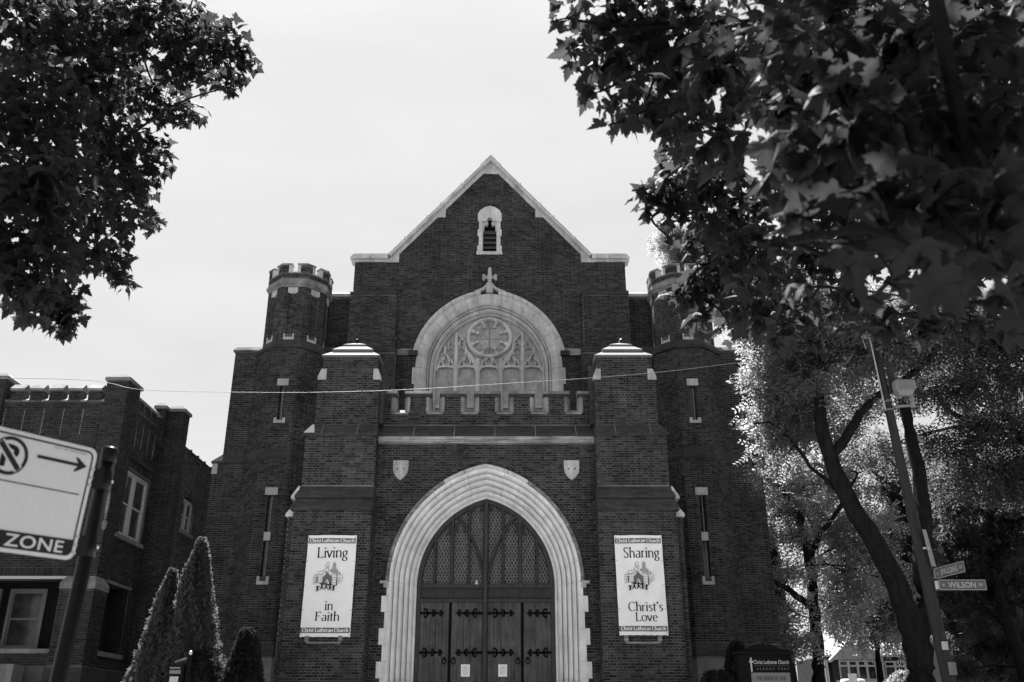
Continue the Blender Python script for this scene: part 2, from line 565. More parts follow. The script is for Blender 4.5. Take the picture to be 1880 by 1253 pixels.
def voussoir(mb, F, a, R, z0, side, t0, t1, prof, seg=4):
    rings = []
    c = a - R
    for k in range(seg + 1):
        t = t0 + (t1 - t0) * k / seg
        ring = []
        for r, d in prof:
            ta = math.acos(max(-1, min(1, -c / (R + r))))
            th = t * ta
            ring.append(F.pt(side * (c + (R + r) * math.cos(th)), z0 + (R + r) * math.sin(th), d))
        rings.append(ring)
    mb.loft(rings)

def jamb(mb, F, a, side, z0, z1, prof):
    mb.loft([[F.pt(side * (a + r), z, d) for r, d in prof] for z in (z0, z1)])

# ------------------------------------------------------------------ lettering
def text_mesh(body, size, shear=0.0, bold=0.0, spacing=1.0):
    c = bpy.data.curves.new('lettering', 'FONT')
    c.body = body; c.size = size; c.shear = shear; c.offset = bold
    c.space_character = spacing
    c.align_x = 'LEFT'
    c.resolution_u = 3
    o = bpy.data.objects.new('lettering', c)
    COL.objects.link(o)
    bpy.context.view_layer.update()
    me = bpy.data.meshes.new_from_object(o.evaluated_get(bpy.context.evaluated_depsgraph_get()))
    bpy.data.objects.remove(o)
    return me

def text_on(name, body, Fpt, s0, s1, z0, z1, d, m, parent, bold=0.0, spacing=1.0):
    """flat lettering fitted into a box of a plane; Fpt(s,z,d) -> point"""
    me = text_mesh(body, 1.0, bold=bold, spacing=spacing)
    v = np.array([x.co[:] for x in me.vertices])
    lo, hi = v.min(0), v.max(0)
    v = (v - lo) / (hi - lo + 1e-9)
    for i, x in enumerate(me.vertices):
        x.co = Fpt(s0 + v[i, 0] * (s1 - s0), z0 + v[i, 1] * (z1 - z0), d)
    me.materials.clear()
    return link(name, me, m, parent)

def arc(cx, cz, rx, rz, a0, a1, n=9):
    return [(cx + rx * math.cos(math.radians(a0 + (a1 - a0) * i / n)), cz + rz * math.sin(math.radians(a0 + (a1 - a0) * i / n))) for i in range(n + 1)]

# a flared pen-drawn roman face: strokes as centre lines, thick when they run upright
GLYPH = {
 'L': (0.50, [[(0.09, 0.72), (0.09, 0.01)], [(0.05, 0.015), (0.40, 0.015), (0.44, 0.10)]]),
 'F': (0.48, [[(0.09, 0.72), (0.09, 0.0)], [(0.06, 0.70), (0.41, 0.70), (0.43, 0.63)], [(0.09, 0.39), (0.35, 0.39)]]),
 'S': (0.50, [[(0.40, 0.62)] + arc(0.25, 0.55, 0.16, 0.17, 50, 180, 7) + [(0.14, 0.44), (0.25, 0.38), (0.36, 0.30)] + arc(0.24, 0.18, 0.17, 0.18, 10, -140, 7) + [(0.07, 0.11)]]),
 'C': (0.64, [[(0.55, 0.60)] + arc(0.36, 0.36, 0.30, 0.36, 55, 305, 16) + [(0.56, 0.11)]]),
 'i': (0.22, [[(0.10, 0.48), (0.10, 0.0)], [(0.10, 0.69), (0.10, 0.62)]]),
 'v': (0.46, [[(0.03, 0.48), (0.22, 0.01)], [(0.22, 0.01), (0.41, 0.48)]]),
 'n': (0.50, [[(0.09, 0.48), (0.09, 0.0)], [(0.09, 0.33)] + arc(0.25, 0.32, 0.15, 0.16, 150, 0, 8) + [(0.40, 0.0)]]),
 'h': (0.50, [[(0.09, 0.76), (0.09, 0.0)], [(0.09, 0.33)] + arc(0.25, 0.32, 0.15, 0.16, 150, 0, 8) + [(0.40, 0.0)]]),
 'r': (0.34, [[(0.09, 0.48), (0.09, 0.0)], [(0.09, 0.32)] + arc(0.24, 0.34, 0.13, 0.13, 150, 70, 5)]),
 't': (0.30, [[(0.12, 0.62), (0.12, 0.10)] + arc(0.20, 0.09, 0.08, 0.09, 180, 300, 5), [(0.02, 0.46), (0.26, 0.46)]]),
 'u': (0.50, [[(0.09, 0.48), (0.09, 0.16)] + arc(0.24, 0.16, 0.15, 0.16, 180, 350, 8), [(0.40, 0.48), (0.40, 0.0)]]),
 'a': (0.45, [[(0.09, 0.42)] + arc(0.22, 0.35, 0.13, 0.13, 130, 0, 6) + [(0.35, 0.0)], [(0.35, 0.27), (0.20, 0.25)] + arc(0.19, 0.12, 0.13, 0.12, 110, 320, 8) + [(0.34, 0.10)]]),
 'o': (0.50, [arc(0.25, 0.24, 0.20, 0.24, 90, 450, 20)]),
 'e': (0.47, [[(0.07, 0.27), (0.41, 0.29)] + arc(0.25, 0.24, 0.18, 0.24, 20, 310, 16)]),
 'c': (0.43, [[(0.37, 0.40)] + arc(0.25, 0.24, 0.19, 0.24, 55, 305, 14)]),
 's': (0.36, [[(0.30, 0.42)] + arc(0.18, 0.36, 0.11, 0.12, 50, 190, 6) + [(0.18, 0.25), (0.27, 0.19)] + arc(0.17, 0.12, 0.12, 0.12, 20, -140, 6)]),
 'g': (0.46, [arc(0.21, 0.31, 0.14, 0.16, 90, 450, 16), [(0.30, 0.43), (0.42, 0.47)], [(0.12, 0.16), (0.10, 0.08), (0.30, 0.03)] + arc(0.22, -0.10, 0.17, 0.12, 60, -200, 12) + [(0.12, 0.02)]]),
 "'": (0.20, [[(0.11, 0.74), (0.07, 0.56)]]),
 ' ': (0.24, []),
}
def pen_text(name, body, Fpt, s0, s1, zb, unit, d, m, parent, thick=0.105, thin=0.036):
    """zb = baseline, unit = em height; fitted between s0 and s1"""
    total = sum(GLYPH[ch][0] for ch in body)
    k = (s1 - s0) / total
    mb = MB(); x = 0.0
    for ch in body:
        adv, strokes = GLYPH[ch]
        for st in strokes:
            fine = []
            straight = len(st) == 2
            for i in range(len(st) - 1):
                k_ = max(1, int(math.hypot(st[i + 1][0] - st[i][0], st[i + 1][1] - st[i][1]) / .07))
                fine += [(st[i][0] + (st[i + 1][0] - st[i][0]) * q / k_, st[i][1] + (st[i + 1][1] - st[i][1]) * q / k_) for q in range(k_)]
            fine.append(st[-1]); st = fine
            pts = [(s0 + (x + p[0]) * k, zb + p[1] * unit) for p in st]
            n = len(pts); quads = []
            for i in range(n):
                a = st[max(0, i - 1)]; b = st[min(n - 1, i + 1)]
                dx, dz = b[0] - a[0], b[1] - a[1]
                l = math.hypot(dx, dz) or 1e-6
                w = thin + (thick - thin) * min(1.0, abs(dz / l - 0.15 * dx / l)) ** 1.4
                if straight: w *= 1.0 + .55 * abs(2 * i / (n - 1) - 1) ** 4
                nx, nz = -dz / l * w / 2, dx / l * w / 2
                quads.append(((pts[i][0] - nx * k, pts[i][1] - nz * unit), (pts[i][0] + nx * k, pts[i][1] + nz * unit)))
            v = [Fpt(q[j][0], q[j][1], d) for q in quads for j in (0, 1)]
            mb.add(v, [(2 * i, 2 * i + 1, 2 * i + 3, 2 * i + 2) for i in range(n - 1)])
        x += adv
    return obj(name, mb, m, parent, fix=False)

# =================================================================== ground
def sheet(name, x0, x1, y0, y1, z, m):
    return structure(obj(name, MB().add([(x0, y0, z), (x1, y0, z), (x1, y1, z), (x0, y1, z)], [(0, 1, 2, 3)]), m, fix=False))
sheet('ground', -420, 420, -420, 500, 0.0, 'lawn')
sheet('road', -420, 420, 2.6, 12.2, 0.004, 'road')
sheet('cross_street', 13.4, 20.4, 12.2, 400, 0.004, 'asphalt')
sheet('road_marking', -420, 420, 7.34, 7.46, 0.008, 'marking')
for (x0, x1, y0, y1) in ((-420, 420, 2.4, 2.6), (-420, 13.4, 12.2, 12.4), (20.4, 420, 12.2, 12.4), (13.2, 13.4, 12.4, 400), (20.4, 20.6, 12.4, 400)):
    structure(obj('kerb', MB().box(x0, x1, y0, y1, 0, 0.13), 'concrete'))
sheet('sidewalk', -420, 420, -0.9, 1.0, 0.012, 'concrete')
sheet('church_sidewalk', -420, 12.4, 15.4, 17.3, 0.012, 'concrete')
sheet('bounce_forecourt', -5.6, 4.2, 17.3, 24.6, 0.012, 'concrete')  # unseen paving added to bounce light onto the shaded front
sheet('bounce_parkway', -420, 13.2, 12.4, 15.4, 0.010, 'concrete')  # unseen strip paved pale for the same bounce light

# =================================================================== church
CX, CY = -0.78, 29.2
church = thing('church_building', (CX, CY, 0), 'dark brick church with pointed gable, two octagonal turrets and a stone-arched doorway', 'church')
BR = Bricks()
FG = Frame(CX, CY)                                   # gable wall plane
GA = dict(a=1.82, R=2.10, z0=12.72)
FGT = FrameZ(CX, CY); FGT.dz = 0.13                  # big window arch
hole_w = arch_loop(2.46, 2.10 + 0.64, 12.72, 10.2)
# louver opening in the gable
LX = -0.02
hole_l = [(LX - .36, 17.1), (LX + .36, 17.1), (LX + .36, 18.55), (LX, 18.9), (LX - .36, 18.55)]
gpoly = [(-4.77, 0), (4.77, 0), (4.77, 16.86), (3.56, 16.86), (0, 20.95), (-3.56, 16.86), (-4.77, 16.86)]
obj('gable_wall', MB().prism_holes(gpoly, [hole_w, hole_l], FG, -0.62, 0.0), 'mortar', church)
bpoly = [(-4.77, 9), (4.77, 9), (4.77, 16.8), (3.46, 16.8), (0.1, 20.72), (-0.1, 20.72), (-3.46, 16.8), (-4.77, 16.8)]
BR.panel(FG, bpoly, [hole_w, hole_l])
obj('nave', MB().prism([(-4.6, 0), (4.6, 0), (4.6, 15.4), (0, 19.6), (-4.6, 15.4)], FG, -22, -0.64), 'mortar', church)
for s in (-1, 1):
    obj('roof', MB().prism([(s * 4.9, 15.2), (0, 19.68), (0, 19.8), (s * 5.0, 15.3)], FG, -22, -0.66), 'roof', church)

# coping of the gable
A, B = (3.62, 16.97), (0.0, 21.08)
dirx, dirz = B[0] - A[0], B[1] - A[1]
ln = math.hypot(dirx, dirz); dirx /= ln; dirz /= ln
px, pz = -dirz, dirx                                  # inward and down
if pz > 0: px, pz = -px, -pz
def along(t, q, s):
    return (s * (A[0] + dirx * ln * t + px * q), A[1] + dirz * ln * t + pz * q)
cuts = [0.0, 0.16, 0.37, 0.50, 0.70, 0.90, 1.0]
for s in (-1, 1):
    for i in range(6):
        t0, t1 = cuts[i] + 0.0015, cuts[i + 1] - 0.0015
        p = [along(t0, 0, s), along(t1, 0, s), along(t1, 0.155, s), along(t0, 0.155, s)]
        if i == 5: p[2] = (0, B[1] - 0.155 / abs(pz) ); p[1] = (0, B[1])
        q = [along(t0, 0.07, s), along(t1, 0.07, s), along(t1, 0.145, s), along(t0, 0.145, s)]
        if i == 5: q = p
        obj('coping_stone', MB().prism(p, FG, -0.45, 0.13).prism(q, FG, 0.13, 0.20), 'stone2', church)
        p2 = [along(t0, 0.159, s), along(t1, 0.159, s), along(t1, 0.27, s), along(t0, 0.27, s)]
        if i == 5: p2[1] = (0, B[1] - 0.159 / abs(pz)); p2[2] = (0, B[1] - 0.27 / abs(pz))
        obj('bed_stone', MB().prism(p2, FG, -0.1, 0.055), 'stone2', church)
    for t in cuts[1:-1]:  # pale strips painted where sunlight would show between the stones
        p = [along(t - 0.004, -0.012, s), along(t + 0.004, -0.012, s), along(t + 0.004, 0.09, s), along(t - 0.004, 0.09, s)]
        obj('joint_strip', MB().prism(p, FG, -0.45, 0.21), 'sun_joint', church)
    for j, (s0, s1) in enumerate(((3.60, 4.22), (4.24, 4.93))):
        p = [(s * s0, 16.80), (s * s1, 16.80), (s * s1, 16.86), (s * (s1 - (.13 if j else 0)), 16.98), (s * s0, 16.98)]
        obj('coping_stone', MB().prism(p, FG, -0.5, 0.15), 'stone2', church)
    obj('joint_strip', MB().fbox(FG, s * 4.23 - .011, s * 4.23 + .011, 16.90, 16.992, -0.5, 0.165), 'sun_joint', church)
    obj('bed_stone', MB().fbox(FG, min(s * 3.7, s * 4.82), max(s * 3.7, s * 4.82), 16.71, 16.796, -0.1, 0.055), 'stone2', church)
    obj('kneeler_stone', MB().prism([(s * 3.70, 16.70), (s * 3.22, 16.70), (s * 3.22, 17.10), (s * 3.34, 17.10), (s * 3.62, 16.80), (s * 3.70, 16.80)], FG, -0.1, 0.04), 'stone2', church)
    obj('kneeler_stone', MB().prism([(s * 2.00, 18.52), (s * 1.62, 18.52), (s * 1.62, 18.92), (s * 1.70, 18.92)], FG, -0.1, 0.04), 'stone2', church)
obj('apex_stone', MB().prism([(-0.40, 20.36), (0.40, 20.36), (0, 20.86)], FG, -0.1, 0.03), 'stone2', church)

# louvered gable window
lw = part('louver_window', church)
for i, (z0, z1, w) in enumerate(((17.12, 17.36, .435), (17.37, 17.74, .385), (17.75, 18.02, .43), (18.03, 18.36, .385))):
    for s in (-1, 1):
        s0, s1 = LX + s * 0.27, LX + s * w
        mb = MB().prism([(s0, z0), (s1, z0), (s1, z1), (s0, z1)], FG, -0.02, 0.03)
        mb.prism([(LX + s * .24, z0), (LX + s * .33, z0), (LX + s * .33, z1), (LX + s * .24, z1)], FG, -0.26, -0.02)
        obj('surround_stone', mb, 'stone2', lw)
key = [(LX + x, z) for x, z in ([(-.20, 18.02), (-.20, 18.2), (-.17, 18.27), (-.10, 18.24), (-.06, 18.30)] + arc(0, 18.42, .095, .095, 235, -55, 10) + [(.06, 18.30), (.10, 18.24), (.17, 18.27), (.20, 18.2), (.20, 18.02)])]
head = [(LX - .43, 18.37), (LX + .43, 18.37), (LX + .43, 18.66)] + [(LX + x, z) for x, z in ((.36, 18.80), (.2, 18.93), (0, 19.0), (-.2, 18.93), (-.36, 18.80), (-.43, 18.66))]
obj('head_stone', MB().prism([(LX - .43, 18.37)] + [p for p in [(LX - .20, 18.37)] + [q for q in key if q[1] > 18.36] + [(LX + .20, 18.37)]] + head[1:], FG, -0.02, 0.03), 'stone2', lw)
obj('tracery_head', MB().prism([(LX - .28, 18.02)] + key + [(LX + .28, 18.02), (LX + .28, 18.62), (LX, 18.85), (LX - .28, 18.62)], FG, -0.2, -0.06), 'stone2', lw)
obj('sill_stone', MB().prism([(LX - .46, 17.0), (LX + .46, 17.0), (LX + .46, 17.11), (LX - .46, 17.11)], FG, -0.2, 0.07), 'stone2', lw)
for i in range(5):
    z = 17.13 + i * 0.198
    obj('slat', MB().add([FG.pt(LX - .25, z, -.10), FG.pt(LX + .25, z, -.10), FG.pt(LX + .25, z + .19, -.24), FG.pt(LX - .25, z + .19, -.24),
                          FG.pt(LX - .25, z - .02, -.12), FG.pt(LX + .25, z - .02, -.12), FG.pt(LX + .25, z + .17, -.26), FG.pt(LX - .25, z + .17, -.26)],
                         [(0, 1, 2, 3), (7, 6, 5, 4), (0, 4, 5, 1), (1, 5, 6, 2), (2, 6, 7, 3), (3, 7, 4, 0)]), 'slat', lw)
obj('back_board', MB().fbox(FG, LX - .4, LX + .4, 17.05, 18.9, -.40, -.36), 'void', lw)

# flat buttresses each side of the gable wall, with weathered tops
def weathering(name, x0, x1, yf, yb, z0, z1, zt, xi, yi, m, parent, lip=0.07):
    """sloping stone: base rect with an upright lip, top rect drawn in by xi (each side) and yi (front)"""
    xa = xi if isinstance(xi, tuple) else (xi, xi)
    mb = MB().loft([[(x0, yf, z0), (x1, yf, z0), (x1, yb, z0), (x0, yb, z0)],
                    [(x0, yf, z0 + lip), (x1, yf, z0 + lip), (x1, yb, z0 + lip), (x0, yb, z0 + lip)],
                    [(x0 + xa[0], yf + yi, zt), (x1 - xa[1], yf + yi, zt), (x1 - xa[1], yb, zt), (x0 + xa[0], yb, zt)]])
    return obj(name, mb, m, parent)
for s in (-1, 1):
    a, b = sorted((CX + s * 3.22, CX + s * 4.80))
    obj('buttress', MB().box(a, b, 29.02, 29.19, 8, 15.36), 'mortar', church)
    BR.panel(Frame(CX, 29.02), [(a - CX, 13.35), (b - CX, 13.35), (b - CX, 15.34), (a - CX, 15.34)])
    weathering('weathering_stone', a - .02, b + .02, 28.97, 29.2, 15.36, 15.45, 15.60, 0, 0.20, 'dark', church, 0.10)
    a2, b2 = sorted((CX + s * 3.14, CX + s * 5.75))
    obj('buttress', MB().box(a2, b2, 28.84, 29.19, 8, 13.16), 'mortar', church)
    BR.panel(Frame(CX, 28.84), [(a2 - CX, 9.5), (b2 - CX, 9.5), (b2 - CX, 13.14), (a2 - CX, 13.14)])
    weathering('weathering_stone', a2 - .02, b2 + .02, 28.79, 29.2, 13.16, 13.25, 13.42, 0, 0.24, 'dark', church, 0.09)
    c0, c1 = sorted((2.60 * s, 3.12 * s))
    obj('band_stone', MB().fbox(FG, c0, c1, 13.16, 13.40, -0.05, 0.06), 'grime', church)
    # wall that ties the gable block to the turret
    d0, d1 = sorted((CX + s * 4.79, CX + s * 6.3))
    obj('link_wall', MB().box(d0, d1, 29.6, 30.1, 8, 15.52), 'mortar', church)
    BR.panel(Frame(CX, 29.6), [(d0 - CX, 11.5), (d1 - CX, 11.5), (d1 - CX, 15.5), (d0 - CX, 15.5)])
    weathering('coping_stone', d0, d1, 29.52, 30.1, 15.53, 15.6, 15.74, 0, 0.1, 'stone', church, 0.10)

# ---- the big window
win = part('west_window', church)
prof_w = [(0.0, -0.46), (0.0, -0.34), (0.035, -0.30), (0.075, -0.33), (0.085, -0.36), (0.10, -0.27), (0.15, -0.21), (0.185, -0.20), (0.20, -0.29), (0.215, -0.28), (0.235, -0.16), (0.27, -0.125), (0.285, -0.17), (0.30, -0.09),
          (0.36, -0.035), (0.47, 0.012), (0.52, 0.035), (0.60, 0.04), (0.66, 0.04), (0.66, -0.46)]
NV = 9
for s in (-1, 1):
    for i in range(NV):
        mb = MB()
        voussoir(mb, FG, GA['a'], GA['R'], GA['z0'], s, (i + .012) / NV, (i + 1 - .012 * (i < NV - 1)) / NV, prof_w)
        obj('arch_stone', mb, 'stone2', win)
    for i, (z0, z1) in enumerate(((10.3, 10.9), (10.906, 11.5), (11.506, 12.12), (12.126, 12.714))):
        mb = MB()
        w = 0.66 + (0.10 if i % 2 else 0.02)
        jamb(mb, FG, GA['a'], s, z0, z1, prof_w[:-2] + [(w, 0.035), (w, -0.05), (0.66, -0.46)])
        obj('jamb_stone', mb, 'stone2', win)
# hood mould from the corbels up into the ogee and the cross
hood = [(0.66, -0.05), (0.66, 0.045), (0.70, 0.10), (0.76, 0.125), (0.825, 0.08), (0.835, -0.05)]
for s in (-1, 1):
    for i in range(6):
        t0 = 0.135 + (0.93 - 0.135) * i / 6; t1 = 0.135 + (0.93 - 0.135) * (i + 1) / 6 - 0.004
        mb = MB(); voussoir(mb, FG, GA['a'], GA['R'], GA['z0'], s, t0, t1, hood)
        obj('hood_stone', mb, 'stone2', win)
    obj('hood_stop', MB().fbox(FG, min(s * 2.42, s * 2.72), max(s * 2.42, s * 2.72), 13.14, 13.30, 0.0, 0.14), 'dark', win)
zt = GA['z0'] + math.sqrt((GA['R'] + .78) ** 2 - (GA['a'] - GA['R']) ** 2)
og = []
for s in (-1, 1):
    pts = [(s * 0.52, zt - 0.085), (s * .34, zt - .01), (s * .2, zt + .06), (s * .12, zt + .16), (s * .055, zt + .32)]
    og.append(pts)
fin = MB()
for pts in og:
    fin.ribbon(pts, [.12, .12, .12, .11, .06], FG, 0.0, 0.12, 0.02)
fin.prism([(-.12, zt - .1), (.12, zt - .1), (.12, zt + .1), (.06, zt + .28), (-.06, zt + .28), (-.12, zt + .1)], FG, 0.0, 0.11)
cz = zt + 0.48
fin.prism([(-.075, zt + .26), (.075, zt + .26), (.06, zt + .8), (-.06, zt + .8)], FG, 0.0, 0.12)
fin.prism([(-.06, zt + .8), (.06, zt + .8), (0.02, zt + .88), (-.02, zt + .88)], FG, 0.02, 0.10)
obj('cross_finial', fin, 'stone', win)
arms = MB()
arms.prism([(-.23, cz - .045), (.23, cz - .045), (.23, cz + .045), (-.23, cz + .045)], FG, 0.01, 0.13)
for s in (-1, 1):
    for dz in (-.055, .055):
        arms.prism([(s * .205 + x, cz + dz + z) for x, z in arc(0, 0, .055, .055, 0, 315, 7)], FG, 0.0, 0.14)
arms.prism([(x, cz + z) for x, z in arc(0, 0, .10, .10, 0, 330, 11)], FG, 0.0, 0.16)
obj('cross_arms', arms, 'stone', win)
# glass and tracery
obj('stained_pane', MB().prism(arch_loop(1.83, 2.11, 12.72, 10.3), FG, -0.47, -0.43), 'stained', win)
obj('dark_backing', MB().fbox(FG, -2.4, 2.4, 10.2, 15.0, -0.60, -0.56), 'void', win)
TD0, TD1 = -0.43, -0.31
def inside_w(x):
    c = GA['a'] - GA['R']
    return GA['z0'] + math.sqrt(max(0, GA['R'] ** 2 - (abs(x) - c) ** 2))
mx_ = (-1.14, -0.39, 0.39, 1.14)
for x in mx_:
    top = 14.02 if abs(x) > 1 else 13.05
    obj('mullion', MB().ribbon([(x, 10.3), (x, 12.75), (x, top)], [.17, .17, .12 if abs(x) > 1 else .15], FGT, TD0, TD1 + .02, 0.045), 'stone2', win)
ring = arc(0, 13.84, 0.735, 0.70, 0, 360, 36)
obj('rose_ring', MB().ribbon(ring, .145, FGT, TD0, TD1 + .025, .04), 'stone2', win)
for k in range(8):
    a = math.radians(22.5 + 45 * k)
    ex, ez = math.cos(a), math.sin(a)
    b0 = (0.68 * ex, 13.84 + 0.65 * ez); b1 = (0.44 * ex, 13.84 + 0.44 * ez)
    mb = MB().ribbon([b0, ((b0[0] + b1[0]) / 2, (b0[1] + b1[1]) / 2), b1], [.20, .085, .07], FGT, TD0, TD1, .02)
    mb.prism([(b1[0] + x, b1[1] + z) for x, z in arc(0, 0, .055, .055, 0, 315, 7)], FGT, TD0, TD1 + .005)
    obj('rose_cusp', mb, 'stone2', win)
for pts in ([(-.37, 13.46), (-.37, 14.22)], [(.37, 13.46), (.37, 14.22)], [(-.5, 14.22), (.5, 14.22)], [(-.5, 13.46), (.5, 13.46)], [(0, 13.2), (0, 14.4)], [(-.62, 13.84), (.62, 13.84)]):
    obj('glazing_bar', MB().ribbon(pts, .022, FGT, TD0, TD0 + .035), 'stone2' if pts[0][0] != 0 else 'came', win)
for i, xc in enumerate((-1.48, -0.765, 0, 0.765, 1.48)):
    hw = 0.30 if abs(xc) > 1.2 else 0.31
    L = [(xc - hw - .03, 12.6), (xc - hw * .95, 12.78), (xc - hw * .6, 12.98), (xc - hw * .22, 13.10), (xc, 13.22)]
    mb = MB()
    mb.ribbon(L, .085, FGT, TD0, TD1, .025)
    mb.ribbon([(2 * xc - p[0], p[1]) for p in L], .085, FGT, TD0, TD1, .025)
    obj('lancet_head', mb, 'stone2', win)
    mb = MB().ribbon(arc(xc, 12.93, .125, .13, 110, 430, 14), .06, FGT, TD0, TD1 - .01, .015)
    for s in (-1, 1):
        mb.ribbon([(xc + s * .34, 12.58), (xc + s * .31, 12.68), (xc + s * .25, 12.755), (xc + s * .15, 12.765), (xc, 12.775)], [.07, .10, .11, .10, .08], FGT, TD0, TD1 - .01, .015)
    obj('quatrefoil', mb, 'stone2', win)
for s in (-1, 1):
    # small upper lights between the rose and the arch
    for x, z0, z1 in ((1.52, 13.12, 13.50), (0.80, 13.1, 13.42)):
        obj('mullion', MB().ribbon([(s * x, z0), (s * x, z1)], .085, FGT, TD0, TD1, .02), 'stone2', win)
    obj('tracery_branch', MB().ribbon([(s * 1.14, 14.02), (s * 1.0, 13.86), (s * .80, 13.62)], .07, FGT, TD0, TD1 + .01, .02)
        .ribbon([(s * 1.14, 13.42), (s * 1.2, 13.62), (s * 1.30, 13.78)], .055, FGT, TD0, TD1, .015)
        .ribbon([(s * 1.14, 13.42), (s * 1.06, 13.62), (s * 0.97, 13.78)], .055, FGT, TD0, TD1, .015), 'stone2', win)
    for xc in (1.33, 0.96):
        obj('quatrefoil', MB().ribbon(arc(s * xc, 13.56, .085, .10, 100, 440, 12), .045, FGT, TD0, TD1 - .01, .012)
            .ribbon([(s * (xc - .14), 13.40), (s * xc, 13.47), (s * (xc + .14), 13.40)], .045, FGT, TD0, TD1 - .01, .012), 'stone2', win)
    obj('tracery_branch', MB().ribbon([(s * .39, 12.72), (s * .50, 12.95), (s * .66, 13.16), (s * .80, 13.36), (s * .84, 13.62)], [.10, .12, .12, .10, .08], FGT, TD0, TD1 + .01, .03), 'stone2', win)
    obj('glazing_bar', MB().ribbon([(s * .82, 13.24), (s * 1.5, 13.24)], .02, FGT, TD0, TD0 + .03), 'stone2', win)
obj('glazing_bar', MB().fbox(FG, -1.8, 1.8, 11.42, 11.50, TD0, TD0 + .06), 'stone2', win)

# ---- turrets
OCT = [22.5 + 45 * k - 90 - 22.5 - 22.5 for k in range(8)]
def octo(cx, cy, ap, z):
    r = ap / math.cos(math.radians(22.5))
    return [(cx + r * math.cos(math.radians(-112.5 + 45 * k)), cy + r * math.sin(math.radians(-112.5 + 45 * k)), z) for k in range(8)]
def facets(cx, cy, ap):
    """the five faces towards the street: frames with s=0 at the face's middle"""
    out = []
    for ang in (-90, -135, -45, 180, 0):
        a = math.radians(ang)
        nx, ny = math.cos(a), math.sin(a)
        out.append((ang, Frame(cx + nx * ap, cy + ny * ap, -ny, nx)))
    return out
TAN = math.tan(math.radians(22.5))
def slit(parent, F, s0, s1, zs, lint, sill, mid=None, d=0.0):
    pass
for s in (-1, 1):
    tx, ty = CX + s * 6.56, 29.02
    t = part('turret', church)
    AL, AM, AU = 1.15, 1.09, 0.97
    # stages
    mbs = MB().loft([octo(tx, ty, AL + .12, 0), octo(tx, ty, AL + .12, 3.34)])
    obj('foundation', mbs, 'found', t)
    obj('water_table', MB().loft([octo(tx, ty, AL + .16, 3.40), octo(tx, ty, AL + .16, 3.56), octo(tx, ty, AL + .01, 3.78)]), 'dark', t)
    obj('plinth_band', MB().loft([octo(tx, ty, AL + .09, 3.345), octo(tx, ty, AL + .09, 3.40)]), 'grime', t)
    fr = facets(tx, ty, AL)
    slit_s = 0.0
    holes = {-90: [[(slit_s - .095, 5.62), (slit_s + .095, 5.62), (slit_s + .095, 8.06), (slit_s - .095, 8.06)]]}
    hw = AL * TAN
    def stage(ap, z0, z1, hol, lo_faces=5):
        h = ap * TAN
        for ang, F in facets(tx, ty, ap)[:lo_faces]:
            hl = hol.get(ang, [])
            poly = [(-h, z0), (h, z0), (h, z1), (-h, z1)]
            if hl:
                mbw = MB().prism_holes(poly, hl, F, -0.16, 0.0)
            else:
                mbw = MB().prism(poly, F, -0.16, 0.0)
            obj('wall_face', mbw, 'mortar', t)
            BR.panel(F, poly, hl, e0=0.003, e1=0.003)
        obj('core', MB().loft([octo(tx, ty, ap - .17, z0), octo(tx, ty, ap - .17, z1)]), 'void', t)
    stage(AL, 3.78, 9.25, holes)
    holes = {-90: [[(-.085, 10.50), (.085, 10.50), (.085, 11.62), (-.085, 11.62)]]}
    stage(AM, 9.48, 12.97, holes)
    rec = {ang: [[(-.125, 13.46), (.125, 13.46), (.125, 15.0), (-.125, 15.0)]] for ang in (-90, -135, -45, 180, 0)}
    stage(AU, 13.26, 15.2, rec)
    for ang, F in facets(tx, ty, AU):
        obj('recess_back', MB().fbox(F, -.13, .13, 13.4, 15.05, -.16, -.055), 'mortar', t)
        BR.panel(F, [(-.13, 13.4), (.13, 13.4), (.13, 15.05), (-.13, 15.05)], d=-.055)
        obj('corbel_stone', MB().prism([(-.165, 14.98), (-.09, 14.955), (0, 14.945), (.09, 14.955), (.165, 14.98), (.165, 15.16), (-.165, 15.16)], F, -.05, .022), 'stone', t)
        mb = MB().fbox(F, -.175, .175, 13.27, 13.36, -.05, .02)
        mb.fbox(F, -.175, -.125, 13.36, 13.49, -.05, .02).fbox(F, .125, .175, 13.36, 13.49, -.05, .02)
        mb.add([F.pt(-.125, 13.36, .015), F.pt(.125, 13.36, .015), F.pt(.125, 13.47, -.05), F.pt(-.125, 13.47, -.05)], [(0, 1, 2, 3)])
        obj('sill_stone', mb, 'stone', t)
    obj('string_course', MB().loft([octo(tx, ty, AM + .07, 9.20), octo(tx, ty, AM + .085, 9.32), octo(tx, ty, AM + .005, 9.54)]), 'dark', t)
    obj('string_course', MB().loft([octo(tx, ty, AM + .05, 12.93), octo(tx, ty, AM + .07, 13.03), octo(tx, ty, AU + .005, 13.28)]), 'dark', t)
    obj('corona', MB().loft([octo(tx, ty, AU + .005, 15.20), octo(tx, ty, AU + .03, 15.235), octo(tx, ty, AU + .035, 15.27), octo(tx, ty, AU + .075, 15.28), octo(tx, ty, AU + .095, 15.335), octo(tx, ty, AU + .085, 15.36),
                             octo(tx, ty, AU + .03, 15.50)]), 'trim', t)
    # parapet with merlons wrapped round the corners
    AP = AU + .035
    hp = AP * TAN
    for ang, F in facets(tx, ty, AP):
        BR.panel(F, [(-hp, 15.50), (hp, 15.50), (hp, 15.70), (-hp, 15.70)])
        for q in (-1, 1):
            a, b = sorted((q * .205, q * hp))
            BR.panel(F, [(a, 15.70), (b, 15.70), (b, 15.98), (a, 15.98)])
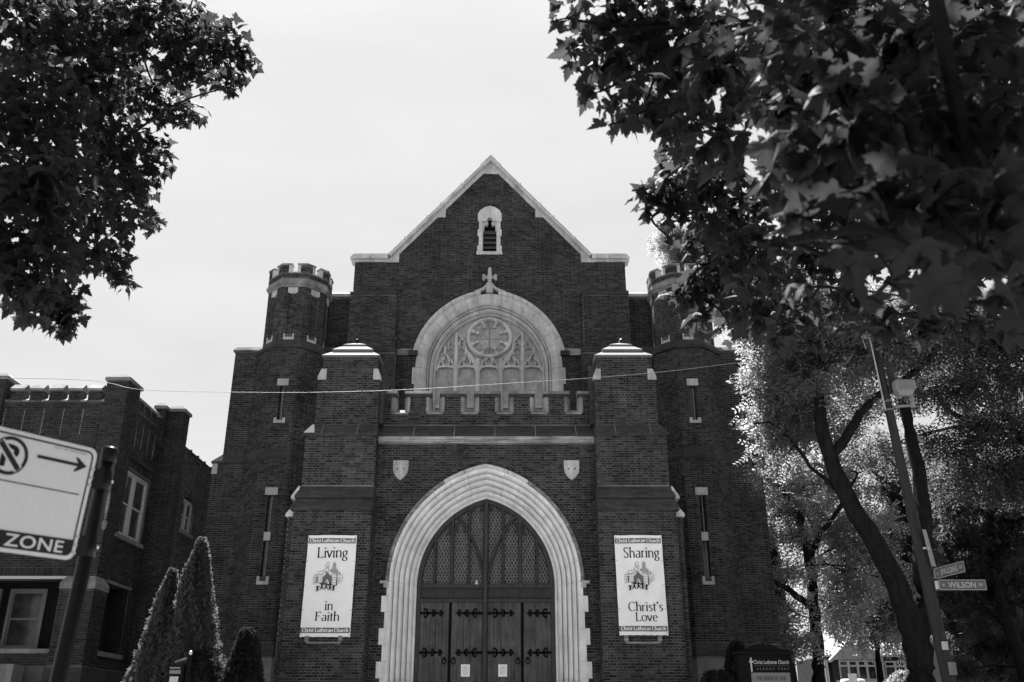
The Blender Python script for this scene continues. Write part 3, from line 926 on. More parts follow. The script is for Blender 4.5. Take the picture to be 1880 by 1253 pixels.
    for k in range(8):
        ang = -90 + 45 * k
        a = math.radians(ang)
        F = Frame(tx + math.cos(a) * AP, ty + math.sin(a) * AP, -math.sin(a), math.cos(a))
        Fi = hp * (AP - .2) / AP
        obj('parapet', MB().add([F.pt(-hp, 15.47), F.pt(hp, 15.47), F.pt(hp, 15.70), F.pt(-hp, 15.70),
                                 F.pt(-Fi, 15.47, -.2), F.pt(Fi, 15.47, -.2), F.pt(Fi, 15.70, -.2), F.pt(-Fi, 15.70, -.2)],
                                [(0, 1, 2, 3), (7, 6, 5, 4), (3, 2, 6, 7), (0, 4, 5, 1), (0, 3, 7, 4), (1, 5, 6, 2)]), 'mortar', t)
        for q in (-1, 1):
            def slabq(sa, z0, z1, d0, d1, m, nm):
                ha = hp * (AP + d1) / AP; hb = hp * (AP + d0) / AP
                return obj(nm, MB().add([F.pt(q * sa, z0, d1), F.pt(q * ha, z0, d1), F.pt(q * ha, z1, d1), F.pt(q * sa, z1, d1),
                                         F.pt(q * sa, z0, d0), F.pt(q * hb, z0, d0), F.pt(q * hb, z1, d0), F.pt(q * sa, z1, d0)],
                                        [(0, 1, 2, 3), (7, 6, 5, 4), (3, 2, 6, 7), (0, 4, 5, 1), (0, 3, 7, 4), (1, 5, 6, 2)]), m, t)
            slabq(.20, 15.70, 15.99, -.2, 0, 'mortar', 'merlon')
            slabq(.09, 15.99, 16.045, -.22, .035, 'trim', 'merlon_cap')
            obj('crenel_stone', MB().fbox(F, min(q * .10, q * .202), max(q * .10, q * .202), 15.705, 15.985, -.21, .018), 'stone', t)
        obj('crenel_sill', MB().fbox(F, -.098, .098, 15.703, 15.735, -.22, .03), 'stone', t)
    # slit windows
    F = facets(tx, ty, AM)[0][1]
    obj('lintel', MB().fbox(F, -.18, .18, 11.63, 11.86, -.15, .014), 'stone', t)
    mb = MB().fbox(F, -.18, .18, 10.38, 10.47, -.15, .016).fbox(F, -.18, -.088, 10.47, 10.55, -.15, .016).fbox(F, .088, .18, 10.47, 10.55, -.15, .016)
    obj('sill_stone', mb, 'stone', t)
    obj('slit_window', MB().fbox(F, -.085, .085, 10.48, 11.63, -.155, -.13), 'pane', t)
    obj('window_bar', MB().fbox(F, .005, .03, 10.48, 11.63, -.13, -.09), 'came', t)
    F = fr[0][1]
    obj('lintel', MB().fbox(F, -.19, .19, 8.07, 8.30, -.15, .014), 'stone', t)
    obj('transom_stone', MB().fbox(F, -.10, .10, 6.69, 6.94, -.15, .012), 'stone', t)
    mb = MB().fbox(F, -.18, .18, 5.40, 5.50, -.15, .016).fbox(F, -.18, -.097, 5.50, 5.64, -.15, .016).fbox(F, .097, .18, 5.50, 5.64, -.15, .016)
    obj('sill_stone', mb, 'stone', t)
    obj('slit_window', MB().fbox(F, -.095, .095, 5.5, 8.06, -.155, -.13), 'pane', t)
    obj('window_bar', MB().fbox(F, .005, .03, 5.5, 8.06, -.13, -.09), 'came', t)
    # wing beyond the turret
    w0, w1 = sorted((CX + s * 7.2, CX + s * 8.42))
    v0, v1 = sorted((CX + s * 7.2, CX + s * 8.66))
    wing = part('wing', church)
    obj('wall', MB().box(w0, w1, 28.62, 40, 9.3, 13.06), 'mortar', wing)
    obj('wall', MB().box(v0, v1, 28.50, 40, 3.5, 9.22), 'mortar', wing)
    obj('foundation', MB().box(v0 - .12, v1 + .12, 28.36, 40, 0, 3.34), 'found', wing)
    obj('plinth_band', MB().box(v0 - .09, v1 + .09, 28.39, 40, 3.345, 3.40), 'grime', wing)
    weathering('water_table', v0 - .15, v1 + .15, 28.33, 40, 3.40, 3.5, 3.76, .14, .16, 'dark', wing, .14)
    Fw = Frame(CX, 28.62)
    BR.panel(Fw, [(w0 - CX, 9.45), (w1 - CX, 9.45), (w1 - CX, 13.05), (w0 - CX, 13.05)])
    Fv = Frame(CX, 28.50)
    BR.panel(Fv, [(v0 - CX, 3.75), (v1 - CX, 3.75), (v1 - CX, 9.22), (v0 - CX, 9.22)])
    if s > 0:
        weathering('weathering_stone', v0, v1 + .05, 28.45, 40, 9.22, 9.3, 9.55, (0, .29), .17, 'dark', wing, .06)
        weathering('coping_stone', w0, w1 + .06, 28.55, 40, 13.06, 13.1, 13.24, (0, .1), .1, 'cap', wing, .05)
    else:
        weathering('weathering_stone', v0 - .05, v1, 28.45, 40, 9.22, 9.3, 9.55, (.29, 0), .17, 'dark', wing, .06)
        weathering('coping_stone', w0 - .06, w1, 28.55, 40, 13.06, 13.1, 13.24, (.1, 0), .1, 'grime', wing, .05)
    q0, q1 = sorted((CX + s * 8.50, CX + s * 8.675))
    obj('quoin_stone', MB().box(q0, q1, 28.48, 28.9, 8.88, 9.215), 'stone', wing)
    # courses of the foundation: joints between the blocks
    for z0, z1 in ((2.15, 2.75), (2.76, 3.335)):
        x = v0 - .12
        i = 0
        while x < v1 + .12:
            xe = min(x + (1.1 if i % 2 else .8), v1 + .12)
            obj('stone', MB().box(x + .004, xe - .004, 28.345, 28.4, z0, z1), 'found', wing)
            x = xe; i += 1

# ---- porch
PX, PY = -0.70, 24.50
FP = Frame(PX, PY)
porch = part('porch', church)
DA = dict(a=1.84, R=2.42, z0=5.02)
hole_d = arch_loop(2.42, 2.42 + 0.60, 5.02, 0.0)
ppoly = [(-2.98, 0), (2.98, 0), (2.98, 8.72), (-2.98, 8.72)]
obj('front_wall', MB().prism_holes([(-2.98, -.01), (2.98, -.01), (2.98, 8.72), (-2.98, 8.72)], [[(p[0], max(p[1], 0.0)) for p in hole_d]], FP, -0.5, 0), 'mortar', porch)
BR.panel(FP, [(-2.98, 2.3), (2.98, 2.3), (2.98, 8.71), (-2.98, 8.71)], [arch_loop(2.42, 3.02, 5.02, 2.2)])
obj('porch_body', MB().box(PX - 4.6, PX - 2.0, 25.9, 28.8, 0, 9.2).box(PX + 2.0, PX + 4.6, 25.9, 28.8, 0, 9.2).box(PX - 4.6, PX + 4.6, 25.5, 28.8, 8.3, 9.2), 'mortar', porch)
# cornice: pale moulding in lengths, dark sloping drip stones above
x = -2.96; L = 5.92 / 5
for i in range(5):
    a, b = x + i * L + .004, x + (i + 1) * L - .004
    mb = MB().loft([[FP.pt(u, z, d) for d, z in ((-.1, 8.72), (.03, 8.72), (.04, 8.745), (.075, 8.755), (.085, 8.79), (.12, 8.80), (.13, 8.86), (.10, 8.89), (-.1, 8.93))] for u in (a, b)])
    obj('cornice_stone', mb, 'cornice', porch)
for i in range(6):
    Ls = 5.92 / 5.3
    a = max(-2.96, -2.96 + (i - .15) * Ls + .006); b = min(2.96, -2.96 + (i + .85) * Ls - .006)
    if b - a < .05: continue
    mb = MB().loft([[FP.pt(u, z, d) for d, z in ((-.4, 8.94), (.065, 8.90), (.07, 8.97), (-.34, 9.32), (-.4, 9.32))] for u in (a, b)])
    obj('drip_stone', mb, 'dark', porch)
    obj('joint_strip', MB().loft([[FP.pt(u, z, d) for d, z in ((.05, 8.90), (.078, 8.905), (.078, 8.97), (-.335, 9.325), (-.36, 9.31))] for u in (b, b + .02)]), 'grime', porch)
# crenellated parapet
FQ = Frame(PX, 24.85)
gaps = [-2.44 + .976 * i for i in range(6)]
gw, jw = .098, .165
pts = [(-3.06, 9.30)] + [(3.06, 9.30), (3.06, 10.26)]
for g in reversed(gaps):
    pts += [(g + gw + jw, 10.26), (g + gw + jw, 9.72), (g - gw - jw, 9.72), (g - gw - jw, 10.26)]
pts += [(-3.06, 10.26)]
obj('parapet', MB().prism(pts, FQ, -.34, 0), 'mortar', porch)
BR.panel(FQ, [(-3.06, 9.31)] + [(3.06, 9.31)] + pts[2:])
edges = [-3.06] + [e for g in gaps for e in (g - gw, g + gw)] + [3.06]
for i in range(0, len(edges), 2):
    a, b = edges[i], edges[i + 1]
    # cap: chamfered slab, front lip
    mb = MB().loft([[FQ.pt(u, z, d) for d, z in ((-.40, 10.262), (.035, 10.262), (.05, 10.29), (.012, 10.35), (-.12, 10.385), (-.3, 10.385), (-.40, 10.33))] for u in (a + .012, b - .012)])
    obj('merlon_cap', mb, 'trim', porch)
    obj('bed_stone', MB().fbox(FQ, a + .02, b - .02, 10.165, 10.258, -.33, .028), 'dark', porch)
for g in gaps:
    for q in (-1, 1):
        s0 = g + q * gw; s1 = g + q * (gw + jw)
        mb = MB().loft([[FQ.pt(u, z, d) for u, d in ((s0, -.38), (s0, -.12), (s0 + q * .07, .02), (s0 + q * .10, .03), (s1, .02), (s1, -.38))] for z in (9.73, 10.16)])
        obj('jamb_stone', mb, 'trim', porch)
    mb = MB().loft([[FQ.pt(u, z, d) for d, z in ((-.40, 9.66), (.03, 9.66), (.04, 9.70), (-.1, 9.80), (-.24, 9.86), (-.40, 9.80))] for u in (g - gw - .13, g + gw + .13)])
    obj('crenel_sill', mb, 'trim', porch)
# shields
for s in (-1, 1):
    cx = s * 2.315
    shp = [(cx - .215, 8.235), (cx + .215, 8.235), (cx + .215, 8.0), (cx + .19, 7.88), (cx + .12, 7.77), (cx, 7.67), (cx - .12, 7.77), (cx - .19, 7.88), (cx - .215, 8.0)]
    sh = obj('shield', MB().prism(shp, FP, -.02, .055, [(cx + (p[0] - cx) * .95, 8.0 + (p[1] - 8.0) * .95) for p in shp]), 'stone', porch)
    fl = MB()
    fl.ribbon([(cx, 8.17), (cx, 8.08), (cx, 7.98), (cx, 7.90), (cx, 7.80)], [.01, .06, .05, .03, .015], FP, .055, .078, .006)
    for q in (-1, 1):
        fl.ribbon([(cx + q * .02, 7.90), (cx + q * .05, 8.01), (cx + q * .10, 8.06), (cx + q * .135, 8.03), (cx + q * .13, 7.97), (cx + q * .095, 7.96)], [.02, .035, .04, .038, .03, .02], FP, .055, .075, .006)
        fl.ribbon([(cx + q * .02, 7.90), (cx + q * .05, 7.85), (cx + q * .075, 7.81)], [.02, .024, .012], FP, .055, .07, .005)
    fl.fbox(FP, cx - .075, cx + .075, 7.895, 7.925, .055, .08)
    obj('fleur_de_lis', fl, 'stone2', porch)
    # raised dark spots painted for the shade in the carving's hollows
    for q in (-1, 1):
        obj('hollow_shade', MB().prism(arc(cx + q * .085, 7.995, .016, .03, 0, 315, 7), FP, .05, .062), 'void', porch)
# piers
for s in (-1, 1):
    pier = part('pier', church)
    def xr(i, o):
        return sorted((PX + s * i, PX + s * o))
    stages = [(23.75, 2.92, 4.93, 0.0, 6.72), (24.10, 2.96, 4.87, 7.40, 8.82), (24.36, 3.00, 4.72, 9.18, 10.56), (24.36, 3.08, 4.62, 10.56, 11.2)]
    for yf, i, o, z0, z1 in stages:
        a, b = xr(i, o)
        obj('wall', MB().box(a, b, yf, 26.0, z0, z1), 'mortar', pier)
        if z1 != 10.56 and z0 != 10.56:
            BR.panel(Frame(PX, yf), [(a - PX, max(z0, 2.3)), (b - PX, max(z0, 2.3)), (b - PX, z1), (a - PX, z1)], e0=.009, e1=.009)
        elif z1 == 10.56:
            c, d_ = xr(3.08, 4.62)
            BR.panel(Frame(PX, yf), [(a - PX, z0), (b - PX, z0), (b - PX, 10.56), (d_ - PX, 10.57), (d_ - PX, 11.2), (c - PX, 11.2), (c - PX, 10.57), (a - PX, 10.56)], e0=.009, e1=.009)
        # return towards the door and return away from it
        xi = PX + s * i; xo = PX + s * o
        for xx, uy in ((xi, s * -1), (xo, s)):
            F = Frame(xx, 25 , 0, uy)
            lo, hi = sorted(((yf - 25) * uy, (25.9 - 25) * uy))
            BR.panel(F, [(lo, max(z0, 2.3)), (hi, max(z0, 2.3)), (hi, z1), (lo, z1)])
    a, b = xr(2.90, 5.13)
    o_in = (.02, .16) if s > 0 else (.16, .02)
    a0, b0 = xr(2.92, 4.93 + .06)
    weathering('weathering_stone', *xr(2.90, 5.02), 23.68, 26.0, 6.72, 6.78, 7.06, (.02, .10) if s > 0 else (.10, .02), .20, 'dark', pier, .07)
    weathering('weathering_stone', *xr(2.92, 4.965), 23.84, 26.0, 7.064, 7.12, 7.41, (.03, .09) if s > 0 else (.09, .03), .25, 'dark', pier, .06)
    # side weatherings of the outer buttress
    for (zz, zt2, wout) in ((6.60, 7.05, .26), (7.07, 7.42, .16)):
        p = PX + s * 4.90; q_ = PX + s * (4.93 + wout)
        ring = lambda y: [(p, y, zz), (q_, y, zz), (q_, y, zz + .07), (p, y, zt2)]
        obj('side_stone', MB().loft([ring(23.98), ring(25.6)]), 'stone2', pier)
    w0, w1 = sorted((PX + s * 4.9, PX + s * 5.13))
    obj('side_buttress', MB().box(w0, w1, 24.02, 25.5, 0, 6.59), 'mortar', pier)
    BR.panel(Frame(PX, 24.02), [(w0 - PX, 2.3), (w1 - PX, 2.3), (w1 - PX, 6.58), (w0 - PX, 6.58)])
    weathering('weathering_stone', *xr(2.94, 4.93), 24.03, 26.0, 8.82, 8.88, 9.20, (.04, .16) if s > 0 else (.16, .04), .30, 'dark', pier, .06)
    for xx in (3.5, 4.45):
        obj('joint_strip', MB().loft([[(PX + s * xx + u, y, z) for y, z in ((24.02, 8.83), (24.022, 8.89), (24.325, 9.205), (24.34, 9.2))] for u in (0, .014)]), 'grime', pier)
    # shoulder stones
    for (i, o) in ((2.97, 3.19), (4.50, 4.74)):
        a, b = xr(i, o)
        left_slope = (s > 0) == (i < 4)
        p = [(a, 10.52), (b, 10.52)]
        p += [(b, 10.84), (a + .09, 10.84), (a, 10.62)] if left_slope else [(b, 10.62), (b - .09, 10.84), (a, 10.84)]
        obj('shoulder_stone', MB().prism(p, Frame(0, 24.36), -.4, .022), 'stone', pier)
    # three-tier pyramid cap
    cap = part('pier_cap', church)
    cxp = PX + s * 3.85
    hw, dy, yc = .82, .82, 24.36 + .76
    z = 11.2
    for i, (w0, w1, zr, zs) in enumerate(((.82, .60, .045, .17), (.58, .38, .10, .16), (.33, .05, .09, .15))):
        rs = []
        for w, zz in ((w0 - .03, z), (w0, z + .02), (w0, z + zr), (w1, z + zr + zs)):
            rs.append([(cxp - w, yc - w, zz), (cxp + w, yc - w, zz), (cxp + w, yc + w, zz), (cxp - w, yc + w, zz)])
        obj('cap_stone', MB().loft(rs), 'cap', cap)
        z += zr + zs
    if s < 0:
        obj('ball_finial', MB().lathe(cxp, yc, [(.02, z - .03), (.035, z), (.02, z + .02), (.05, z + .05), (.062, z + .09), (.05, z + .13), (.015, z + .15)], 10), 'blackpaint', cap, True)
    else:
        obj('bent_rod', MB().tube([(cxp, yc, z - .05), (cxp, yc, z + .10), (cxp + .02, yc, z + .14), (cxp + .06, yc, z + .15)], .014, 6), 'steel', cap)
    # inner flank of the parapet: brick slope behind the pier
    xi = PX + s * 3.0
    obj('flank_slope', MB().loft([[(xi - s * t, y, zz) for y, zz in ((24.5, 9.3), (24.5, 11.0), (27.5, 9.4), (27.5, 9.3))] for t in (0, .12)]), 'dark', pier)
    # low stone ledge on the pier under the banner
    lx0, lx1 = (PX + s * 3.9 - .42, PX + s * 3.9 + .42)
    mb = MB().box(lx0, lx1, 23.66, 23.74, 3.42, 3.47).box(lx0 - .04, lx0 + .06, 23.64, 23.74, 3.47, 3.60).box(lx1 - .06, lx1 + .04, 23.64, 23.74, 3.47, 3.60)
    obj('ledge_stone', mb, 'grime', pier)

# ---- doorway
dw = part('doorway', church)
prof_d = [(0.0, -0.92), (0.0, -0.80), (0.03, -0.765), (0.055, -0.775), (0.065, -0.815)]
r, d = 0.075, -0.80
for k in range(4):
    prof_d += [(r + .004, d + .03), (r + .012, d + .085), (r + .03, d + .115), (r + .065, d + .15), (r + .094, d + .142), (r + .100, d + .09), (r + .108, d + .03)]
    r += .118; d += .178
prof_d += [(r + .005, -0.04), (r + .03, 0.012), (0.64, 0.016), (0.64, -0.92)]
ND = 8
for s in (-1, 1):
    for i in range(ND):
        mb = MB(); voussoir(mb, FP, DA['a'], DA['R'], DA['z0'], s, (i + .008) / ND, (i + 1 - .008 * (i < ND - 1)) / ND, prof_d, 5)
        obj('arch_stone', mb, 'doorstone', dw)
    hood_d = [(0.64, -.05), (0.64, 0.02), (0.655, 0.07), (0.70, 0.10), (0.735, 0.075), (0.745, -.05)]
    for i in range(7):
        mb = MB(); voussoir(mb, FP, DA['a'], DA['R'], DA['z0'], s, i / 7 + .002, (i + 1) / 7 - (.002 if i < 6 else 0), hood_d, 4)
        obj('hood_stone', mb, 'grime' if i < 5 else 'stone2', dw)
    c0, c1 = sorted((s * 2.50, s * 2.70))
    obj('hood_stop', MB().fbox(FP, c0, c1, 4.96, 5.03, -.02, .12).fbox(FP, s * 2.55 - .06, s * 2.55 + .06, 4.86, 4.96, -.02, .09), 'stone', dw)
    z = 4.84
    hts = [.155, .40, .38, .40, .40, .36, .36, .42, .5]
    z1 = DA['z0'] - .004
    for i in range(9):
        z0 = z1 - (.40 if i else .36)
        w = 0.64 + (0.16 if i % 2 else 0.05) + .012 * i
        mb = MB()
        jamb(mb, FP, DA['a'], s, z0 + .004, z1, prof_d[:-2] + [(w, 0.014), (w, -.04), (0.64, -0.92)])
        obj('jamb_stone', mb, 'doorstone', dw)
        z1 = z0
    obj('base_moulding', MB().fbox(FP, min(s * 1.93, s * 2.4), max(s * 1.93, s * 2.4), 2.50, 2.58, -.5, .03), 'stone2', dw)

# ---- wooden doors and the leaded window over them
FD = Frame(PX, PY + 0.90)
de = part('entrance', church)
inner = lambda x: DA['z0'] + math.sqrt(max(0, DA['R'] ** 2 - (abs(x) - (DA['a'] - DA['R'])) ** 2))
# frame following the arch
fp = [(DA['a'] - DA['R'] + (DA['R'] - .06) * math.cos(t), DA['z0'] + (DA['R'] - .06) * math.sin(t)) for t in [math.acos(-(DA['a'] - DA['R']) / (DA['R'] - .06)) * i / 14 for i in range(15)]]
arcp = [(DA['a'] - .06, 1.8)] + fp + [(-x, z) for x, z in reversed(fp[:-1])] + [(-(DA['a'] - .06), 1.8)]
obj('door_frame', MB().ribbon(arcp, .15, FD, -.06, .06, .02), 'frame', de)
obj('glass_pane', MB().prism(arch_loop(DA['a'] - .05, DA['R'] - .05, DA['z0'], 5.06), FD, -.055, -.04), 'doorglass', de)
obj('dark_interior', MB().box(PX - 1.9, PX + 1.9, PY + 1.35, PY + 1.4, 1.7, 7.6), 'void', de)
obj('transom_beam', MB().fbox(FD, -1.80, 1.80, 4.97, 5.055, -.06, .10).fbox(FD, -1.80, 1.80, 4.60, 4.68, -.06, .08).fbox(FD, -1.80, 1.80, 4.68, 4.97, -.06, .01).fbox(FD, -1.80, 1.80, 4.735, 4.765, .01, .05), 'frame', de)
obj('centre_post', MB().ribbon([(-.01, 1.8), (-.01, 7.32)], .15, FD, -.05, .12, .03).fbox(FD, -.045, .025, 4.5, 5.35, .12, .16), 'frame', de)
for x in (-1.42, -.95, -.47, .47, .95, 1.42):
    rb = part('rosette', de)
    mb = MB()
    for k in range(4):
        a = math.radians(45 + 90 * k)
        mb.prism(arc(x + .05 * math.cos(a), 4.835 + .05 * math.sin(a), .045, .045, 0, 315, 7), FD, .01, .055)
    obj('carving', mb, 'frame', rb)
mul = [(-1.37, 0), (-.92, 1), (-.46, 0), (.46, 0), (.92, 1), (1.37, 0)]
for x, k in mul:
    obj('mullion', MB().ribbon([(x, 5.05), (x, inner(x) - .05)], .105 if k else .08, FD, -.05, .075, .025), 'frame', de)
for s in (-1, 1):
    A_ = [(s * .06, 5.10), (s * .09, 5.42), (s * .19, 5.80), (s * .34, 6.18), (s * .53, 6.54), (s * .74, 6.82), (s * .90, 6.96)]
    obj('tracery_arc', MB().ribbon(A_, .075, FD, -.04, .085, .02), 'frame', de)
    for xc, zc, w in ((.69, 6.42, .19), (1.15, 6.36, .19), (.24, 7.0, .18)):
        mb = MB()
        for q in (-1, 1):
            mb.ribbon([(s * xc + q * w, zc), (s * xc + q * w * .9, zc + .12), (s * xc + q * w * .5, zc + .26), (s * xc, zc + .36)], .05, FD, -.04, .05, .012)
            mb.ribbon([(s * xc + q * w, zc + .06), (s * xc + q * w * .55, zc + .10), (s * xc + q * w * .4, zc + .02)], [.05, .05, .02], FD, -.04, .04, .01)
        obj('light_head', mb, 'frame', de)
    for (a, b) in (((.28, 6.9), (.10, 6.35)), ((.40, 5.9), (.60, 5.45)), ((.87, 6.2), (1.0, 5.5)), ((1.28, 6.2), (1.02, 5.6)), ((1.75, 5.6), (1.5, 5.95))):
        obj('pale_diagonal', MB().bar((s * a[0], a[1]), (s * b[0], b[1]), .010, FD, -.038, -.028), 'came', de)  # thin pale diagonal bars across the leaded lights
# leaded diamonds, one lattice per light
lights = [-1.80, -1.37, -.92, -.46, -.01, .46, .92, 1.37, 1.80]
for i in range(8):
    a, b = lights[i], lights[i + 1]
    mb = MB(); pw_, ph_ = .088, .165
    for q in (-1, 1):
        k = -60
        while k < 60:
            # line z = 5 + ph/pw * q * (x - k*pw)
            st = None
            n = 24
            for j in range(n + 1):
                x = a + (b - a) * j / n
                zz = 5.06 + ph_ / pw_ * q * (x - k * pw_)
                inn = 5.06 < zz < inner(x) - .05
                if inn and st is None: st = (x, zz)
                if (not inn or j == n) and st is not None:
                    xe = x if inn else a + (b - a) * (j - 1) / n
                    e = (xe, 5.06 + ph_ / pw_ * q * (xe - k * pw_))
                    if abs(e[0] - st[0]) > .01:
                        mb.bar(st, e, .015, FD, -.038, -.030)
                    st = None
            k += 1
    obj('lead_lattice', mb, 'came', de, fix=False)
# door leaves
dx = [-1.79, -.93, -.045, .025, .97, 1.79]
def fleur_hinge(par, x0, x1, z):
    """strap with three pairs of scrolls; x0 at the hinge side"""
    q = 1 if x1 > x0 else -1
    Lh = abs(x1 - x0)
    mb = MB()
    mb.ribbon([(x0, z), (x0 + q * Lh * .5, z), (x1 - q * .03, z)], [.075, .055, .04], FD, .035, .05)
    for t, r_ in ((.27, .070), (.58, .052), (.86, .045)):
        cxh = x0 + q * Lh * t
        for v_ in (-1, 1):
            mb.ribbon([(cxh + q * r_ * .9, z), (cxh + q * r_ * .75, z + v_ * r_ * .8), (cxh + q * r_ * .25, z + v_ * r_ * 1.5), (cxh - q * r_ * .35, z + v_ * r_ * 1.55), (cxh - q * r_ * .5, z + v_ * r_ * 1.0), (cxh - q * r_ * .1, z + v_ * r_ * .85)],
                      [.042, .045, .045, .042, .038, .025], FD, .034, .05)
    mb.prism([(x1 - q * .09, z - .045), (x1 + q * .02, z), (x1 - q * .09, z + .045)], FD, .034, .051)
    return obj('strap_hinge', mb, 'iron', par)
for i, (a, b) in enumerate(((dx[0], dx[1] - .035), (dx[1] + .035, dx[2] - .02), (dx[3] + .02, dx[4] - .035), (dx[4] + .035, dx[5]))):
    lf = part('door', church)
    n = 5; w = (b - a) / n
    for k in range(n):
        mb = MB().prism([(a + k * w + .003, 1.85), (a + (k + 1) * w - .003, 1.85), (a + (k + 1) * w - .003, 4.598), (a + k * w + .003, 4.598)], FD, -.05, .03 + rnd.uniform(-.002, .002))
        obj('plank', mb, 'wood', lf)
    x0, x1 = ((a + .02, a + .70), (b - .01, b - .72), (a + .01, a + .72), (b - .02, b - .70))[i]
    fleur_hinge(lf, x0, x1, 4.32); fleur_hinge(lf, x0, x1, 3.33)
    hx = (b - .10, a + .08, b - .08, a + .10)[i]
    obj('ring_handle', MB().ribbon(arc(hx, 3.12, .05, .07, 0, 360, 14), .022, FD, .045, .065).prism(arc(hx, 3.19, .035, .035, 0, 315, 7), FD, .03, .06), 'iron', lf)
for x in (-.93, .97):
    obj('door_post', MB().fbox(FD, x - .034, x + .034, 1.8, 4.6, -.05, .045), 'iron', de)

# steps and landing before the door
for i in range(10):
    obj('step', MB().box(PX - 2.6, PX + 2.6, 20.9 + i * .30, 25.4, i * .18, (i + 1) * .18), 'concrete', church)
obj('landing', MB().box(PX - 2.6, PX + 2.6, 23.9, 25.5, 1.805, 1.84), 'concrete', church)

BR.build(church, 'brick')

# notices taped on the doors
def paper(xc, zc, label):
    root = thing('paper_notice', (PX + xc, PY + .90 - .031, zc), label, 'notice', 'paper notices on the church doors')
    F = Frame(PX, PY + .90 - .032)
    obj('sheet', MB().fbox(F, xc - .115, xc + .115, zc - .15, zc + .15, 0, .002), 'paper', root)
    mb = MB()
    for k, (w, o_) in enumerate(((.05, 0), (.08, .02), (.06, .0), (.085, 0), (.085, 0), (.07, 0), (.085, 0), (.04, 0))):
        z = zc + .10 - k * .028
        mb.fbox(F, xc - w, xc + w, z - .004, z + .004, .002, .003)
    obj('print_lines', mb, 'lightink', root)
paper(-.505, 2.89, 'white paper notice taped on the door left of the centre post')
paper(.46, 2.89, 'white paper notice taped on the door right of the centre post')
tg = obj('paper_tag', MB().prism([(-.30, 5.07), (-.20, 5.07), (-.25, 5.19)], FD, -.03, -.025), 'paper')
tag(tg, 'tiny white triangular tag at the foot of the leaded door window', 'tag')

# =================================================================== brick flats left of the church
LB = thing('apartment_building', (-13.5, 27.0, 0), 'two-storey brick flats with a crenellated parapet and white sash windows beside the church', 'building')
B2 = Bricks(); B3 = Bricks()
YF, XS, YB, XB = 26.1, -11.45, 29.15, -10.84
FF = Frame(0, YF)                       # front plane, s = X
FS = Frame(XS, 0, 0, 1)                 # side plane facing the church, s = Y
FB = Frame(XB, 0, 0, 1)

def sash(par, F, s0, s1, z0, z1, d, fr=.07, pane='pane', cream='white_paint', muntin=False):
    w = part('window', par)
    mb = MB().prism_holes([(s0, z0), (s1, z0), (s1, z1), (s0, z1)], [[(s0 + fr, z0 + fr), (s1 - fr, z0 + fr), (s1 - fr, z1 - fr), (s0 + fr, z1 - fr)]], F, d - .10, d)
    obj('frame', mb, cream, w)
    zm = (z0 + z1) / 2
    a, b = s0 + fr, s1 - fr
    for (q0, q1, dd) in ((z0 + fr, zm + .02, d - .055), (zm - .02, z1 - fr, d - .03)):
        mb = MB().prism_holes([(a, q0), (b, q0), (b, q1), (a, q1)], [[(a + .045, q0 + .045), (b - .045, q0 + .045), (b - .045, q1 - .045), (a + .045, q1 - .045)]], F, dd - .03, dd)
        obj('sash', mb, cream, w)
        obj('pane', MB().fbox(F, a + .04, b - .04, q0 + .04, q1 - .04, dd - .025, dd - .015), pane, w)
    return w

# --- front wall, open porch below
ph = [(-14.95, 3.48), (-12.28, 3.48), (-12.28, 5.30), (-14.95, 5.30)]
front = [(-16.6, 0), (XS, 0), (XS, 10.46), (-16.6, 10.46)]
obj('front_wall', MB().prism_holes(front, [ph], FF, -.35, 0), 'mortar2', LB)
B2.panel(FF, [(-16.6, 3.0), (XS, 3.0), (XS, 10.46), (-16.6, 10.46)], [[(-14.95, 3.48), (-12.28, 3.48), (-12.28, 5.62), (-14.95, 5.62)]])
B2.soldier(FF, -14.95, -12.25, 5.40, 5.62)
obj('lintel', MB().fbox(FF, -15.05, -12.18, 5.31, 5.385, -.35, .02), 'white_paint', LB)
obj('body', MB().box(-16.6, XS - .4, 28.1, 45, 0, 10.0).box(XS - .39, XB - .36, YB + .35, 45, 0, 10.0), 'mortar2', LB)
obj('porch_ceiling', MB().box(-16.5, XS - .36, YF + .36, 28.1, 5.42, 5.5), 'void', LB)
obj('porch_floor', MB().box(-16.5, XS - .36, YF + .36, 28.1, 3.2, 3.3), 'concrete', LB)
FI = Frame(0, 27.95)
obj('porch_back_wall', MB().box(-16.4, -11.9, 27.97, 28.09, 3.3, 5.42), 'void', LB)  # near black, the porch's shade put into its colour
sash(LB, FI, -14.70, -13.62, 3.58, 5.28, .06, .085, 'curtain', 'lamp')
sash(LB, FI, -16.0, -14.95, 3.58, 5.28, .06, .085, 'curtain', 'lamp')
obj('window_sill', MB().fbox(FI, -14.85, -12.3, 3.46, 3.57, 0, .16), 'found', LB)
obj('porch_sill', MB().fbox(FF, -14.95, -12.28, 3.36, 3.475, -.3, .05), 'found', LB)
# stair parapet slanting down at the lower corner of the picture
obj('stair_parapet', MB().loft([[(x, 25.95, z - .5), (x, 25.95, z), (x, 25.35, z), (x, 25.35, z - .5)] for x, z in ((-15.6, 2.05), (-13.2, 3.05), (-12.9, 3.05))]), 'found', LB)
obj('stair_wall', MB().loft([[(x, 25.9, .0), (x, 25.9, z - .5), (x, 25.4, z - .5), (x, 25.4, .0)] for x, z in ((-15.6, 2.05), (-13.2, 3.05), (-12.9, 3.05))]), 'mortar2', LB)

